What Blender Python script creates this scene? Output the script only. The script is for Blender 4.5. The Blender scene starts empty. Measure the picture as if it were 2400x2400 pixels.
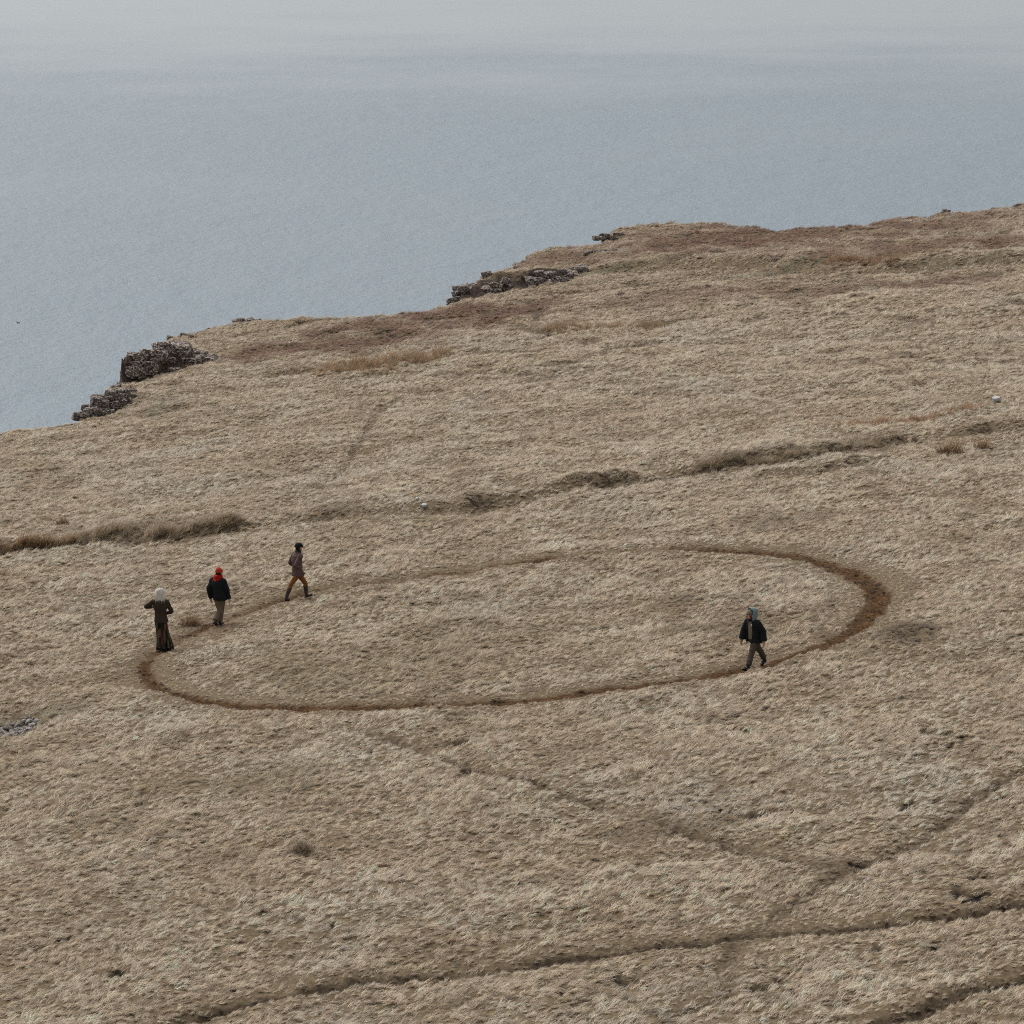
import bpy, bmesh, math, random
import numpy as np
from mathutils import Vector, Matrix

R = math.radians
random.seed(7)
rng = np.random.default_rng(11)
scene = bpy.context.scene
col = scene.collection

# ------------------------------------------------------------------ camera
FOV, PITCH, CAMZ = 14.5, 9.75, 20.75
cam_data = bpy.data.cameras.new('camera')
cam_data.sensor_width = 36.0
cam_data.lens = 18.0 / math.tan(R(FOV / 2))
cam_data.clip_start, cam_data.clip_end = 1.0, 60000.0
cam = bpy.data.objects.new('camera', cam_data)
cam.location = (0, 0, CAMZ)
cam.rotation_euler = (R(90 - PITCH), 0, 0)
col.objects.link(cam)
scene.camera = cam

# ------------------------------------------------------------------ light
SUN_EL, SUN_AZ = 55.0, -35.0           # the brighter part of the cloud, out over the sea on the left
world = bpy.data.worlds.new('World')
scene.world = world
world.use_nodes = True
wn, wl = world.node_tree.nodes, world.node_tree.links
wn.clear()
w_out = wn.new('ShaderNodeOutputWorld')
w_bg = wn.new('ShaderNodeBackground')
w_hs = wn.new('ShaderNodeHueSaturation')
w_sky = wn.new('ShaderNodeTexSky')
w_sky.sky_type = 'NISHITA'
w_sky.sun_disc = False
w_sky.sun_elevation = R(SUN_EL)
w_sky.sun_rotation = R(SUN_AZ)
w_sky.air_density, w_sky.dust_density, w_sky.ozone_density = 1.0, 4.0, 1.0
w_hs.inputs['Saturation'].default_value = 0.22      # cloud cover: a nearly grey sky
w_bg.inputs['Strength'].default_value = 0.11
wl.new(w_sky.outputs[0], w_hs.inputs['Color'])
wl.new(w_hs.outputs[0], w_bg.inputs['Color'])
wl.new(w_bg.outputs[0], w_out.inputs['Surface'])

sun_data = bpy.data.lights.new('sun', 'SUN')
sun_data.energy = 1.4
sun_data.angle = R(25)
sun_data.color = (1.0, 0.97, 0.92)
sun = bpy.data.objects.new('sun', sun_data)
sd = Vector((math.sin(R(SUN_AZ)) * math.cos(R(SUN_EL)), math.cos(R(SUN_AZ)) * math.cos(R(SUN_EL)), math.sin(R(SUN_EL))))
sun.rotation_euler = (-sd).to_track_quat('-Z', 'Y').to_euler()
col.objects.link(sun)

vs = scene.view_settings
vs.view_transform = 'Standard'
vs.look = 'None'
vs.exposure = 0.5
vs.gamma = 1.0
vs.use_curve_mapping = False
scene.cycles.use_denoising = False
scene.cycles.filter_width = 1.0
scene.cycles.max_bounces = 6
scene.cycles.diffuse_bounces = 4

# ------------------------------------------------------------------ helpers
def tag(o, label=None, cat=None, group=None, kind=None):
    if label: o['label'] = label
    if cat: o['category'] = cat
    if group: o['group'] = group
    if kind: o['kind'] = kind
    return o

def empty(name, loc=(0, 0, 0), rz=0.0):
    o = bpy.data.objects.new(name, None)
    o.location = loc
    o.rotation_euler = (0, 0, rz)
    o.empty_display_size = 0.1
    col.objects.link(o)
    return o

def link(name, mesh, mat=None, parent=None, loc=(0, 0, 0)):
    o = bpy.data.objects.new(name, mesh)
    if mat is not None and len(mesh.materials) == 0:
        mesh.materials.append(mat)
    col.objects.link(o)
    o.location = loc
    if parent: o.parent = parent
    return o

def hash2(ix, iy, seed):
    n = (ix.astype(np.int64) * 374761393 + iy.astype(np.int64) * 668265263 + seed * 974634777) & 0x7fffffff
    n = ((n ^ (n >> 13)) * 1274126177) & 0x7fffffff
    n = ((n ^ (n >> 15)) * 461845907) & 0x7fffffff
    return (n ^ (n >> 14)) & 0xffff

LUT_C, LUT_S = np.cos(np.arange(1024) * (2 * math.pi / 1024)), np.sin(np.arange(1024) * (2 * math.pi / 1024))
def gnoise(x, y, seed=0):
    """gradient noise, about -1..1"""
    xi, yi = np.floor(x), np.floor(y)
    fx, fy = x - xi, y - yi
    u, v = fx * fx * fx * (fx * (fx * 6 - 15) + 10), fy * fy * fy * (fy * (fy * 6 - 15) + 10)
    def g(dx, dy):
        k = hash2(xi + dx, yi + dy, seed) & 1023
        return LUT_C[k] * (fx - dx) + LUT_S[k] * (fy - dy)
    a = g(0, 0) * (1 - u) + g(1, 0) * u
    b = g(0, 1) * (1 - u) + g(1, 1) * u
    return (a * (1 - v) + b * v) * 1.5

def fbm(x, y, seed=0, octv=3):
    s, a = 0, 1.0
    for k in range(octv):
        s = s + a * gnoise(x * 2 ** k, y * 2 ** k, seed + 17 * k)
        a *= 0.5
    return s / 1.6

def sstep(a, b, x):
    t = np.clip((x - a) / (b - a), 0, 1)
    return t * t * (3 - 2 * t)

def pdist(x, y, pts, vals=None, reach=None):
    """distance, signed distance (left of travel +) and interpolated value along a polyline"""
    if reach is not None:
        px_, py_ = [p[0] for p in pts], [p[1] for p in pts]
        near = (x > min(px_) - reach) & (x < max(px_) + reach) & (y > min(py_) - reach) & (y < max(py_) + reach)
        d, s, v = np.full(x.shape, 1e6), np.full(x.shape, -1e6), np.zeros(x.shape)
        if near.any():
            d[near], s[near], v[near] = pdist(x[near], y[near], pts, vals)
        return d, s, v
    best = np.full(x.shape, 1e18)
    side = np.zeros(x.shape)
    val = np.zeros(x.shape)
    for i in range(len(pts) - 1):
        ax, ay = pts[i][0], pts[i][1]
        dx, dy = pts[i + 1][0] - ax, pts[i + 1][1] - ay
        L2 = dx * dx + dy * dy + 1e-12
        ex, ey = x - ax, y - ay
        t = np.clip((ex * dx + ey * dy) / L2, 0, 1)
        d2 = (ex - t * dx) ** 2 + (ey - t * dy) ** 2
        m = d2 < best
        best[m] = d2[m]
        side[m] = np.sign(dx * ey[m] - dy * ex[m])
        if vals is not None:
            val[m] = vals[i] * (1 - t[m]) + vals[i + 1] * t[m]
    d = np.sqrt(best)
    return d, d * side, val

def smooth_line(p, n=6, closed=False):
    """Catmull-Rom resample of a polyline of tuples"""
    p = [np.array(q, float) for q in p]
    m = len(p)
    out = []
    for i in range(m if closed else m - 1):
        g = (lambda k: p[k % m]) if closed else (lambda k: p[min(max(k, 0), m - 1)])
        a, b, c, d = g(i - 1), g(i), g(i + 1), g(i + 2)
        for k in range(n):
            t = k / n
            out.append(0.5 * (2 * b + (c - a) * t + (2 * a - 5 * b + 4 * c - d) * t * t + (3 * b - a - 3 * c + d) * t ** 3))
    out.append(out[0] if closed else p[-1])
    return out

# ------------------------------------------------------------------ the lie of the land
F = 1200.0 / math.tan(R(FOV / 2))
cp, sp_ = math.cos(R(PITCH)), math.sin(R(PITCH))
BANKS = []          # (points, heights, face width, decay behind)

def H_smooth(x, y):
    z = 0.1 * x - 0.01 * y
    z = z + 0.16 * fbm(x / 26 + 3.1, y / 34 + 1.7, 3, 2)
    for nb, (pts, hs, fw, L) in enumerate(BANKS):
        d, s, h = pdist(x, y, pts, hs, 4 * L)
        if nb < 3:
            h = h * (0.9 + 0.5 * gnoise(x / 1.7, y / 6, 200 + nb))
            s = s + 0.3 * gnoise(x / 1.3, y / 3, 210 + nb) + 0.2 * gnoise(x / 0.5, y / 1.2, 220 + nb)
        f = sstep(0, fw, s) * np.exp(-np.clip(s - fw, 0, None) / L) * (1 - sstep(2.2 * L, 3.8 * L, d))
        z = z + h * np.where(s > 0, f, 0)
    return z

def unproject(px):
    """points of the photograph -> points on the hillside (march down each sight line)"""
    px = np.array(px, float)
    u, v = (px[:, 0] - 1200) / F, (1200 - px[:, 1]) / F
    d = np.stack([u, cp + v * sp_, -sp_ + v * cp], 1)
    rate = -(d[:, 2] - 0.1 * d[:, 0] + 0.01 * d[:, 1])
    tp = CAMZ / rate
    lo, hi = tp - 2.4 / rate, tp + 1.0 / rate
    for k in range(2):
        n = 80
        T = lo[:, None] + (hi - lo)[:, None] * np.linspace(0, 1, n)[None]
        X = d[:, None, :] * T[:, :, None]
        b = X[..., 2] + CAMZ < H_smooth(X[..., 0].ravel(), X[..., 1].ravel()).reshape(T.shape)
        b[:, -1] = True
        i = np.maximum(b.argmax(1), 1)
        r_ = np.arange(len(px))
        lo, hi = T[r_, i - 1], T[r_, i]
    return d * hi[:, None] + np.array([0, 0, CAMZ])

K = 2400 / 1932.0
def up(pts, k=K): return unproject([(a * k, b * k) for a, b in pts])

def add_bank(pts, hs, fw, L):
    w = up(pts)
    BANKS.append(([tuple(q[:2]) for q in w], hs, fw, L))

# old turf dyke across the slope
add_bank([(-160, 1066), (-60, 1056), (0, 1048), (130, 1032), (300, 1022), (450, 1008), (560, 988), (650, 980), (780, 974), (880, 970), (960, 956), (1030, 944), (1080, 934), (1180, 916), (1250, 905), (1320, 897), (1500, 874), (1620, 858), (1700, 842), (1800, 828), (1900, 816), (2080, 795)],
         [0.3, 0.35, 0.4, 0.36, 0.4, 0.3, 0.2, 0.3, 0.28, 0.5, 0.42, 0.2, 0.45, 0.55, 0.18, 0.38, 0.45, 0.3, 0.42, 0.2, 0.32, 0.2], 0.9, 7.0)
# small bank in front of it, on the right
add_bank([(1380, 915), (1450, 905), (1560, 892), (1640, 880), (1700, 868)], [0, 0.2, 0.25, 0.22, 0], 0.7, 4.0)
# greener bank high on the slope
add_bank([(1080, 520), (1180, 512), (1320, 510), (1450, 514), (1580, 524), (1700, 516), (1800, 508), (1932, 502), (2100, 490)],
         [0, 0.35, 0.4, 0.5, 0.35, 0.5, 0.4, 0.45, 0.3], 1.6, 10.0)
# rock scarps: (base line, height)
SCARP_A = [(122, 803), (148, 796), (185, 786), (222, 772), (248, 752)]
SCARP_B = [(226, 729), (247, 722), (285, 710), (340, 697), (392, 684)]
SCARP_C = [(832, 578), (856, 570), (905, 560), (960, 550), (990, 540)]
SCARP_D = [(978, 549), (1001, 543), (1035, 537), (1070, 528), (1105, 512)]
SCARP_E = [(1106, 463), (1126, 458), (1150, 453), (1180, 446)]
SCARP_B2 = [(330, 688), (360, 683), (390, 679)]
add_bank(SCARP_A, [0.0, 0.35, 0.75, 0.7, 0.0], 0.5, 14.0)
add_bank(SCARP_B, [0.0, 1.1, 1.25, 0.8, 0.0], 0.6, 22.0)
add_bank(SCARP_C, [0.0, 0.3, 0.6, 0.55, 0.0], 1.2, 20.0)
add_bank(SCARP_D, [0.0, 0.75, 0.8, 0.6, 0.0], 0.8, 9.0)
add_bank(SCARP_E, [0.0, 0.3, 0.45, 0.0], 0.6, 14.0)

# cliff edge
EDGE_PX = [(-400, 1130), (-200, 1068), (-80, 1036), (0, 1017), (34, 1010), (102, 1000), (149, 996), (176, 984), (199, 950), (224, 931), (252, 914), (276, 903),
           (300, 893), (312, 850), (330, 822), (360, 809), (398, 788), (435, 781), (484, 773), (540, 764), (560, 756), (600, 753), (690, 748),
           (790, 745), (860, 742), (950, 736), (1050, 711), (1072, 700), (1110, 668), (1180, 634), (1250, 592), (1290, 585), (1360, 577), (1394, 571), (1404, 556),
           (1440, 535), (1480, 530), (1590, 524), (1700, 525), (1770, 528), (1820, 538), (1900, 538), (2000, 532), (2060, 518), (2200, 503), (2300, 493),
           (2350, 485), (2400, 477), (2520, 462), (2800, 430)]
EDGE = [tuple(q[:2]) for q in unproject(EDGE_PX)]
EDGE = [(EDGE[0][0] - 60, EDGE[0][1] - 25)] + EDGE + [(EDGE[-1][0] + 60, EDGE[-1][1] + 40)]

# trodden ring
RING_PX = [(272, 1268), (300, 1298), (345, 1312), (400, 1325), (480, 1332), (600, 1335), (740, 1334), (870, 1330), (1000, 1319), (1130, 1303), (1270, 1285),
           (1400, 1262), (1490, 1238), (1570, 1212), (1620, 1182), (1648, 1152), (1656, 1126), (1643, 1103), (1610, 1081), (1570, 1065), (1510, 1051), (1440, 1043),
           (1370, 1040), (1270, 1040), (1150, 1047), (1000, 1060), (860, 1076), (700, 1099), (590, 1119), (500, 1144), (420, 1169), (355, 1195), (308, 1224), (280, 1246)]
ring_w = [.17, .175, .18, .2, .22, .23, .25, .25, .23, .21, .2, .2, .22, .24, .26, .27, .27, .26, .24, .22, .21, .21, .21, .21, .2, .18, .165, .15, .14, .14, .14, .14, .16, .17]
ring_xy = [tuple(q[:2]) for q in up(RING_PX)]
RING = smooth_line([(a, b, w) for (a, b), w in zip(ring_xy, ring_w)], 4, True)

# sheep tracks: (pixels, half width, depth, strength of bare earth)
TRACKS_PX = [
    ([(250, 1945), (370, 1912), (480, 1885), (600, 1868), (760, 1846), (900, 1832), (1050, 1808), (1200, 1788), (1330, 1776), (1500, 1757), (1650, 1742), (1800, 1728), (1960, 1706)], 0.155, 0.21, 1.0),
    ([(640, 1375), (740, 1398), (830, 1432), (920, 1455), (1000, 1478), (1100, 1515), (1200, 1548), (1330, 1582), (1450, 1618), (1560, 1640), (1600, 1648)], 0.14, 0.11, 0.55),
    ([(1960, 1440), (1900, 1470), (1830, 1520), (1740, 1582), (1660, 1622), (1600, 1648), (1520, 1690), (1440, 1750), (1400, 1772)], 0.16, 0.12, 0.55),
    ([(1640, 1945), (1730, 1912), (1800, 1882), (1870, 1858), (1960, 1830)], 0.17, 0.21, 0.9),
    ([(1230, 1945), (1290, 1905), (1370, 1880), (1370, 1820), (1395, 1776)], 0.15, 0.11, 0.42),
    ([(440, 1120), (480, 1095), (520, 1062)], 0.14, 0.09, 0.35),
    ([(380, 1130), (430, 1085), (470, 1055)], 0.14, 0.08, 0.3),
    ([(620, 910), (655, 870), (690, 810), (720, 770)], 0.15, 0.12, 0.35),
    ([(900, 815), (1000, 805), (1100, 795), (1130, 780), (1160, 775)], 0.15, 0.08, 0.3),
]
TRACKS = []
for p, w, dp, st in TRACKS_PX:
    TRACKS.append((smooth_line([tuple(q[:2]) for q in up(p)], 4), w, dp, st))

# bare black peat showing between the tufts: (px, py, half width px, half height px) in the photograph
PEAT_PX = [(2161, 1722, 9, 2.5), (2176, 1725, 6, 2), (2215, 1722, 12, 5), (2221, 1750, 10, 3), (2253, 1736, 8, 2), (870 * K, 1450 * K, 14, 3.5), (882 * K, 1455 * K, 6, 3), (1722, 1705, 4, 3), (1745, 1712, 14, 4),
           (1690, 1896, 4, 2), (1707, 1897, 8, 2), (1762, 1904, 16, 3), (2118, 1897, 10, 5), (2135, 1888, 6, 2), (2188, 1882, 10, 2), (1838, 2022, 16, 3), (2010, 2030, 18, 6),
           (2290, 2060, 24, 5), (2240, 2098, 22, 5), (2280, 2112, 32, 6), (2050, 2218, 8, 4), (2190, 2224, 5, 2), (1777, 2322, 26, 9), (1852, 2342, 12, 3), (1824, 2305, 4, 2),
           (1440, 2292, 14, 3), (1462, 2302, 11, 3), (1492, 2290, 10, 4), (1312, 2332, 9, 3), (865, 1765, 10, 3), (1072, 1745, 22, 4), (1090, 1813, 9, 2), (152, 2205, 12, 7),
           (281, 2282, 26, 6), (480, 1754, 6, 2), (772, 2172, 8, 3), (480, 2071, 3, 2), (2345, 1885, 10, 2), (20, 1335, 14, 2), (1245, 1835, 14, 4), (2020, 700, 3, 2)]
PEAT = []
for a, b, hw, hh in PEAT_PX:
    c = unproject([(a, b), (a + hw, b), (a, b - hh)])
    PEAT.append((c[0][0], c[0][1], max(0.10, 1.25 * abs(c[1][0] - c[0][0])), max(0.30, min(1.0, 1.1 * np.hypot(*(c[2] - c[0])[:2])))))

HOLLOW = up([(28, 1360)])[0]

def masks(x, y):
    """ring (0..1), track (0..1), peat (0..1), groove depth, cliff signed distance"""
    rd, _, rw = pdist(x, y, [(p[0], p[1]) for p in RING], [p[2] for p in RING], 2.0)
    wob = 0.07 * gnoise(x * 1.9, y * 1.9, 51) + 0.05 * gnoise(x * 6, y * 6, 52)
    ring = 1 - sstep(0.75, 1.25, (rd + wob * 1.2) / (rw * 1.2))
    ring = ring * np.where(rw < 0.17, np.clip(0.75 + 0.8 * gnoise(x / 1.3, y / 1.8, 58), 0.25, 1), 1)      # less trodden on the far left arc
    groove = 0.07 * np.exp(-(rd / (rw * 1.3 + 0.08)) ** 2)
    track = np.zeros_like(x)
    k = 0.75 + 0.45 * gnoise(x * 0.5, y * 0.5, 77)
    for pts, w, dp, st in TRACKS:
        d, _, _ = pdist(x, y, pts, None, 2.0)
        track = np.maximum(track, st * np.clip(k + 0.35, 0.5, 1) * (1 - sstep(0.6, 1.5, (d + wob) / (1.15 * w))))
        groove = np.maximum(groove, dp * np.clip(k, 0.2, 1.3) * np.exp(-(d / (w * 1.7)) ** 2))
    peat = np.zeros_like(x)
    pw = 0.5 * gnoise(x * 7, y * 4, 91)
    for cx, cy, a, b in PEAT:
        q = np.sqrt(((x - cx) / a) ** 2 + ((y - cy) / b) ** 2) + pw
        peat = np.maximum(peat, 1 - sstep(0.7, 1.2, q))
    groove = groove + 0.10 * peat
    hd = np.hypot(x - HOLLOW[0], (y - HOLLOW[1]) * 0.42)
    groove = groove + 0.38 * np.exp(-(hd / 0.75) ** 2)
    peat = np.maximum(peat, 0.75 * (1 - sstep(0.45, 0.7, hd + 0.1 * gnoise(x * 5, y * 5, 5))))
    return ring, track, peat, groove

def cliff(x, y):
    _, s, _ = pdist(x, y, EDGE)
    return s + 0.2 + 0.25 * gnoise(x * 0.9, y * 0.9, 31) + 0.3 * gnoise(x * 0.33, y * 0.33, 32)

def rough(x, y):
    """hummocks and tussocks"""
    a = 0.75 + 0.5 * gnoise(x / 6, y / 8, 12)
    h = 0.10 * gnoise(x / 0.9 + 0.3 * gnoise(x, y, 9), y / 1.6, 21)
    h = h + 0.075 * np.abs(gnoise(x / 0.36, y / 0.55, 22)) + 0.035 * gnoise(x / 0.22, y / 0.34, 23)
    return a * h - 0.10 * sstep(140, 175, y) * sstep(0.3, 0.6, gnoise(x / 2.3, y / 2.0, 69)) + 0.17 * fbm(x / 3.6, y / 5.0, 24, 2)

def H(x, y):
    x, y = np.asarray(x, float), np.asarray(y, float)
    ring, track, peat, groove = masks(x, y)
    z = H_smooth(x, y) + rough(x, y) * (1 - 0.6 * ring) - groove
    s = cliff(x, y)
    sc_ = np.clip(s, 0, None)
    drop = np.where(sc_ < 0.2, 1.0 * sc_ * sc_, 0.04 + (sc_ - 0.2) * 14.0)
    drop = drop * (1 + 0.25 * gnoise(x / 3, y / 3, 41) * sstep(2, 8, sc_))
    return np.maximum(z - drop, -140.0), ring, track, peat, s

def Hz(x, y): return float(H(np.array([x]), np.array([y]))[0][0])

# ------------------------------------------------------------------ materials
def new_mat(name):
    m = bpy.data.materials.new(name)
    m.use_nodes = True
    nt = m.node_tree
    b = nt.nodes['Principled BSDF']
    b.inputs['Roughness'].default_value = 0.9
    b.inputs['Specular IOR Level'].default_value = 0.2
    return m, nt, b

def nd(nt, typ, **kw):
    n = nt.nodes.new(typ)
    for k, v in kw.items():
        if k in n.inputs: n.inputs[k].default_value = v
        else: setattr(n, k, v)
    return n

def ramp(nt, stops):
    r = nt.nodes.new('ShaderNodeValToRGB')
    e = r.color_ramp.elements
    while len(e) < len(stops): e.new(0.5)
    for q, (p, c) in zip(e, stops):
        q.position = p
        q.color = (*c, 1) if len(c) == 3 else c
    return r

def mixc(nt, fac, a, b):
    m = nt.nodes.new('ShaderNodeMix')
    m.data_type = 'RGBA'
    for sock, v in ((m.inputs[0], fac), (m.inputs[6], a), (m.inputs[7], b)):
        if hasattr(v, 'is_linked'): nt.links.new(v, sock)
        else: sock.default_value = v
    return m.outputs[2]

def noise_mat(name, c1, c2, scale=30, rough_=0.9, bump=0.0, c3=None, detail=4, stretch=None, bscale=None):
    m, nt, b = new_mat(name)
    tc = nd(nt, 'ShaderNodeTexCoord')
    vec = tc.outputs['Object']
    if stretch:
        mp = nd(nt, 'ShaderNodeMapping')
        mp.inputs['Scale'].default_value = stretch
        nt.links.new(vec, mp.inputs['Vector'])
        vec = mp.outputs[0]
    n = nd(nt, 'ShaderNodeTexNoise', Scale=scale, Detail=detail, Roughness=0.65)
    nt.links.new(vec, n.inputs['Vector'])
    st = [(0.3, c1), (0.7, c2)] if c3 is None else [(0.28, c1), (0.5, c2), (0.72, c3)]
    r = ramp(nt, st)
    nt.links.new(n.outputs['Fac'], r.inputs[0])
    nt.links.new(r.outputs[0], b.inputs['Base Color'])
    b.inputs['Roughness'].default_value = rough_
    if bump:
        n2 = nd(nt, 'ShaderNodeTexNoise', Scale=bscale or scale * 2, Detail=3)
        nt.links.new(vec, n2.inputs['Vector'])
        bp = nd(nt, 'ShaderNodeBump', Strength=0.7, Distance=bump)
        nt.links.new(n2.outputs['Fac'], bp.inputs['Height'])
        nt.links.new(bp.outputs[0], b.inputs['Normal'])
    return m

def mat_ground():
    m, nt, b = new_mat('thatch_and_peat')
    tc = nd(nt, 'ShaderNodeTexCoord')
    n1 = nd(nt, 'ShaderNodeTexNoise', Scale=9.0, Detail=5, Roughness=0.7)
    n2 = nd(nt, 'ShaderNodeTexNoise', Scale=0.5, Detail=3)
    for n in (n1, n2): nt.links.new(tc.outputs['Object'], n.inputs['Vector'])
    turf = ramp(nt, [(0.3, (0.07, 0.052, 0.032)), (0.52, (0.14, 0.105, 0.066)), (0.75, (0.24, 0.185, 0.12))])
    nt.links.new(n1.outputs['Fac'], turf.inputs[0])
    path = ramp(nt, [(0.3, (0.022, 0.012, 0.006)), (0.5, (0.062, 0.033, 0.014)), (0.72, (0.14, 0.076, 0.032))])
    nt.links.new(n1.outputs['Fac'], path.inputs[0])
    trk = ramp(nt, [(0.3, (0.022, 0.016, 0.011)), (0.7, (0.075, 0.054, 0.035))])
    nt.links.new(n1.outputs['Fac'], trk.inputs[0])
    rock = ramp(nt, [(0.35, (0.018, 0.014, 0.011)), (0.6, (0.075, 0.055, 0.044)), (0.75, (0.17, 0.14, 0.12))])
    nt.links.new(n1.outputs['Fac'], rock.inputs[0])
    def att(nm):
        a = nd(nt, 'ShaderNodeAttribute', attribute_name=nm)
        return a.outputs['Fac']
    c = mixc(nt, att('track'), turf.outputs[0], trk.outputs[0])
    c = mixc(nt, att('ring'), c, path.outputs[0])
    c = mixc(nt, att('peat'), c, (0.012, 0.010, 0.008, 1))
    b.inputs['Specular IOR Level'].default_value = 0.03
    c = mixc(nt, att('rock'), c, rock.outputs[0])
    nt.links.new(c, b.inputs['Base Color'])
    bp = nd(nt, 'ShaderNodeBump', Strength=0.6, Distance=0.03)
    nt.links.new(n1.outputs['Fac'], bp.inputs['Height'])
    nt.links.new(bp.outputs[0], b.inputs['Normal'])
    return m

def mat_grass():
    m, nt, b = new_mat('dead_grass')
    t = nd(nt, 'ShaderNodeAttribute', attribute_name='tint', attribute_type='INSTANCER')
    v = nd(nt, 'ShaderNodeAttribute', attribute_name='shade')
    mul = nd(nt, 'ShaderNodeMix', data_type='RGBA', blend_type='MULTIPLY')
    mul.inputs[0].default_value = 1.0
    nt.links.new(t.outputs['Color'], mul.inputs[6])
    nt.links.new(v.outputs['Color'], mul.inputs[7])
    nt.links.new(mul.outputs[2], b.inputs['Base Color'])
    b.inputs['Roughness'].default_value = 0.65
    b.inputs['Specular IOR Level'].default_value = 0.25
    # thin dry blades let some light through
    tr = nd(nt, 'ShaderNodeBsdfTranslucent')
    nt.links.new(mul.outputs[2], tr.inputs['Color'])
    mx = nd(nt, 'ShaderNodeMixShader')
    mx.inputs[0].default_value = 0.25
    nt.links.new(b.outputs[0], mx.inputs[1])
    nt.links.new(tr.outputs[0], mx.inputs[2])
    nt.links.new(mx.outputs[0], nt.nodes['Material Output'].inputs['Surface'])
    return m

def mat_sea():
    m, nt, b = new_mat('sea_water')
    tc = nd(nt, 'ShaderNodeTexCoord')
    def mapped(sx, sy, rot=0.0):
        mp = nd(nt, 'ShaderNodeMapping')
        mp.inputs['Scale'].default_value = (sx, sy, 1)
        mp.inputs['Rotation'].default_value = (0, 0, rot)
        nt.links.new(tc.outputs['Object'], mp.inputs['Vector'])
        return mp.outputs[0]
    def noise(vec, detail=3, rough_=0.6):
        n = nd(nt, 'ShaderNodeTexNoise', Scale=1.0, Detail=detail, Roughness=rough_)
        nt.links.new(vec, n.inputs['Vector'])
        return n.outputs['Fac']
    chop = noise(mapped(0.30, 0.22, 0.12), 4, 0.75)
    swell = noise(mapped(0.05, 0.022, -0.1), 3)
    drift = noise(mapped(0.005, 0.0045, 0.04), 5)
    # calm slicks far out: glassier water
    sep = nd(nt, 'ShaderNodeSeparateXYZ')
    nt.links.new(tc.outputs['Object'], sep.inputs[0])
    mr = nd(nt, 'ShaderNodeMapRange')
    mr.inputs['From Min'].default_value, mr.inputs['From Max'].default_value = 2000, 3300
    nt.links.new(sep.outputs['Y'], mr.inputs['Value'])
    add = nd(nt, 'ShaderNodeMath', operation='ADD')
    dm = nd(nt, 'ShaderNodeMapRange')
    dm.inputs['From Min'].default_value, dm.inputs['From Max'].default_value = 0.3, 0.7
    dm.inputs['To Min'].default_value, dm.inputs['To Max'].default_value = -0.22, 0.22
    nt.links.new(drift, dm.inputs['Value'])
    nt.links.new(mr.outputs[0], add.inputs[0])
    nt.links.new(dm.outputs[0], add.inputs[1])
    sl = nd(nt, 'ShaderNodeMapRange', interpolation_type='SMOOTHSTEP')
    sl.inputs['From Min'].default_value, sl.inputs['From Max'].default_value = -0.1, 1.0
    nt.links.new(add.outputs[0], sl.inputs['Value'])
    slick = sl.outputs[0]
    bc = mixc(nt, slick, (0.120, 0.160, 0.190, 1), (0.178, 0.208, 0.215, 1))  # slicks' brighter sky reflection is also put into the base colour
    nt.links.new(bc, b.inputs['Base Color'])
    b.inputs['IOR'].default_value = 1.333
    b.inputs['Specular IOR Level'].default_value = 0.5
    ro = nd(nt, 'ShaderNodeMapRange')
    ro.inputs['To Min'].default_value, ro.inputs['To Max'].default_value = 0.40, 0.30
    nt.links.new(slick, ro.inputs['Value'])
    nt.links.new(ro.outputs[0], b.inputs['Roughness'])
    hsum = nd(nt, 'ShaderNodeMath', operation='MULTIPLY_ADD')
    hsum.inputs[1].default_value = 1.8
    nt.links.new(swell, hsum.inputs[0])
    nt.links.new(chop, hsum.inputs[2])
    st = nd(nt, 'ShaderNodeMapRange')
    st.inputs['To Min'].default_value, st.inputs['To Max'].default_value = 0.9, 0.25
    nt.links.new(slick, st.inputs['Value'])
    bp = nd(nt, 'ShaderNodeBump', Distance=1.3)
    nt.links.new(st.outputs[0], bp.inputs['Strength'])
    nt.links.new(hsum.outputs[0], bp.inputs['Height'])
    nt.links.new(bp.outputs[0], b.inputs['Normal'])
    return m

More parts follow.
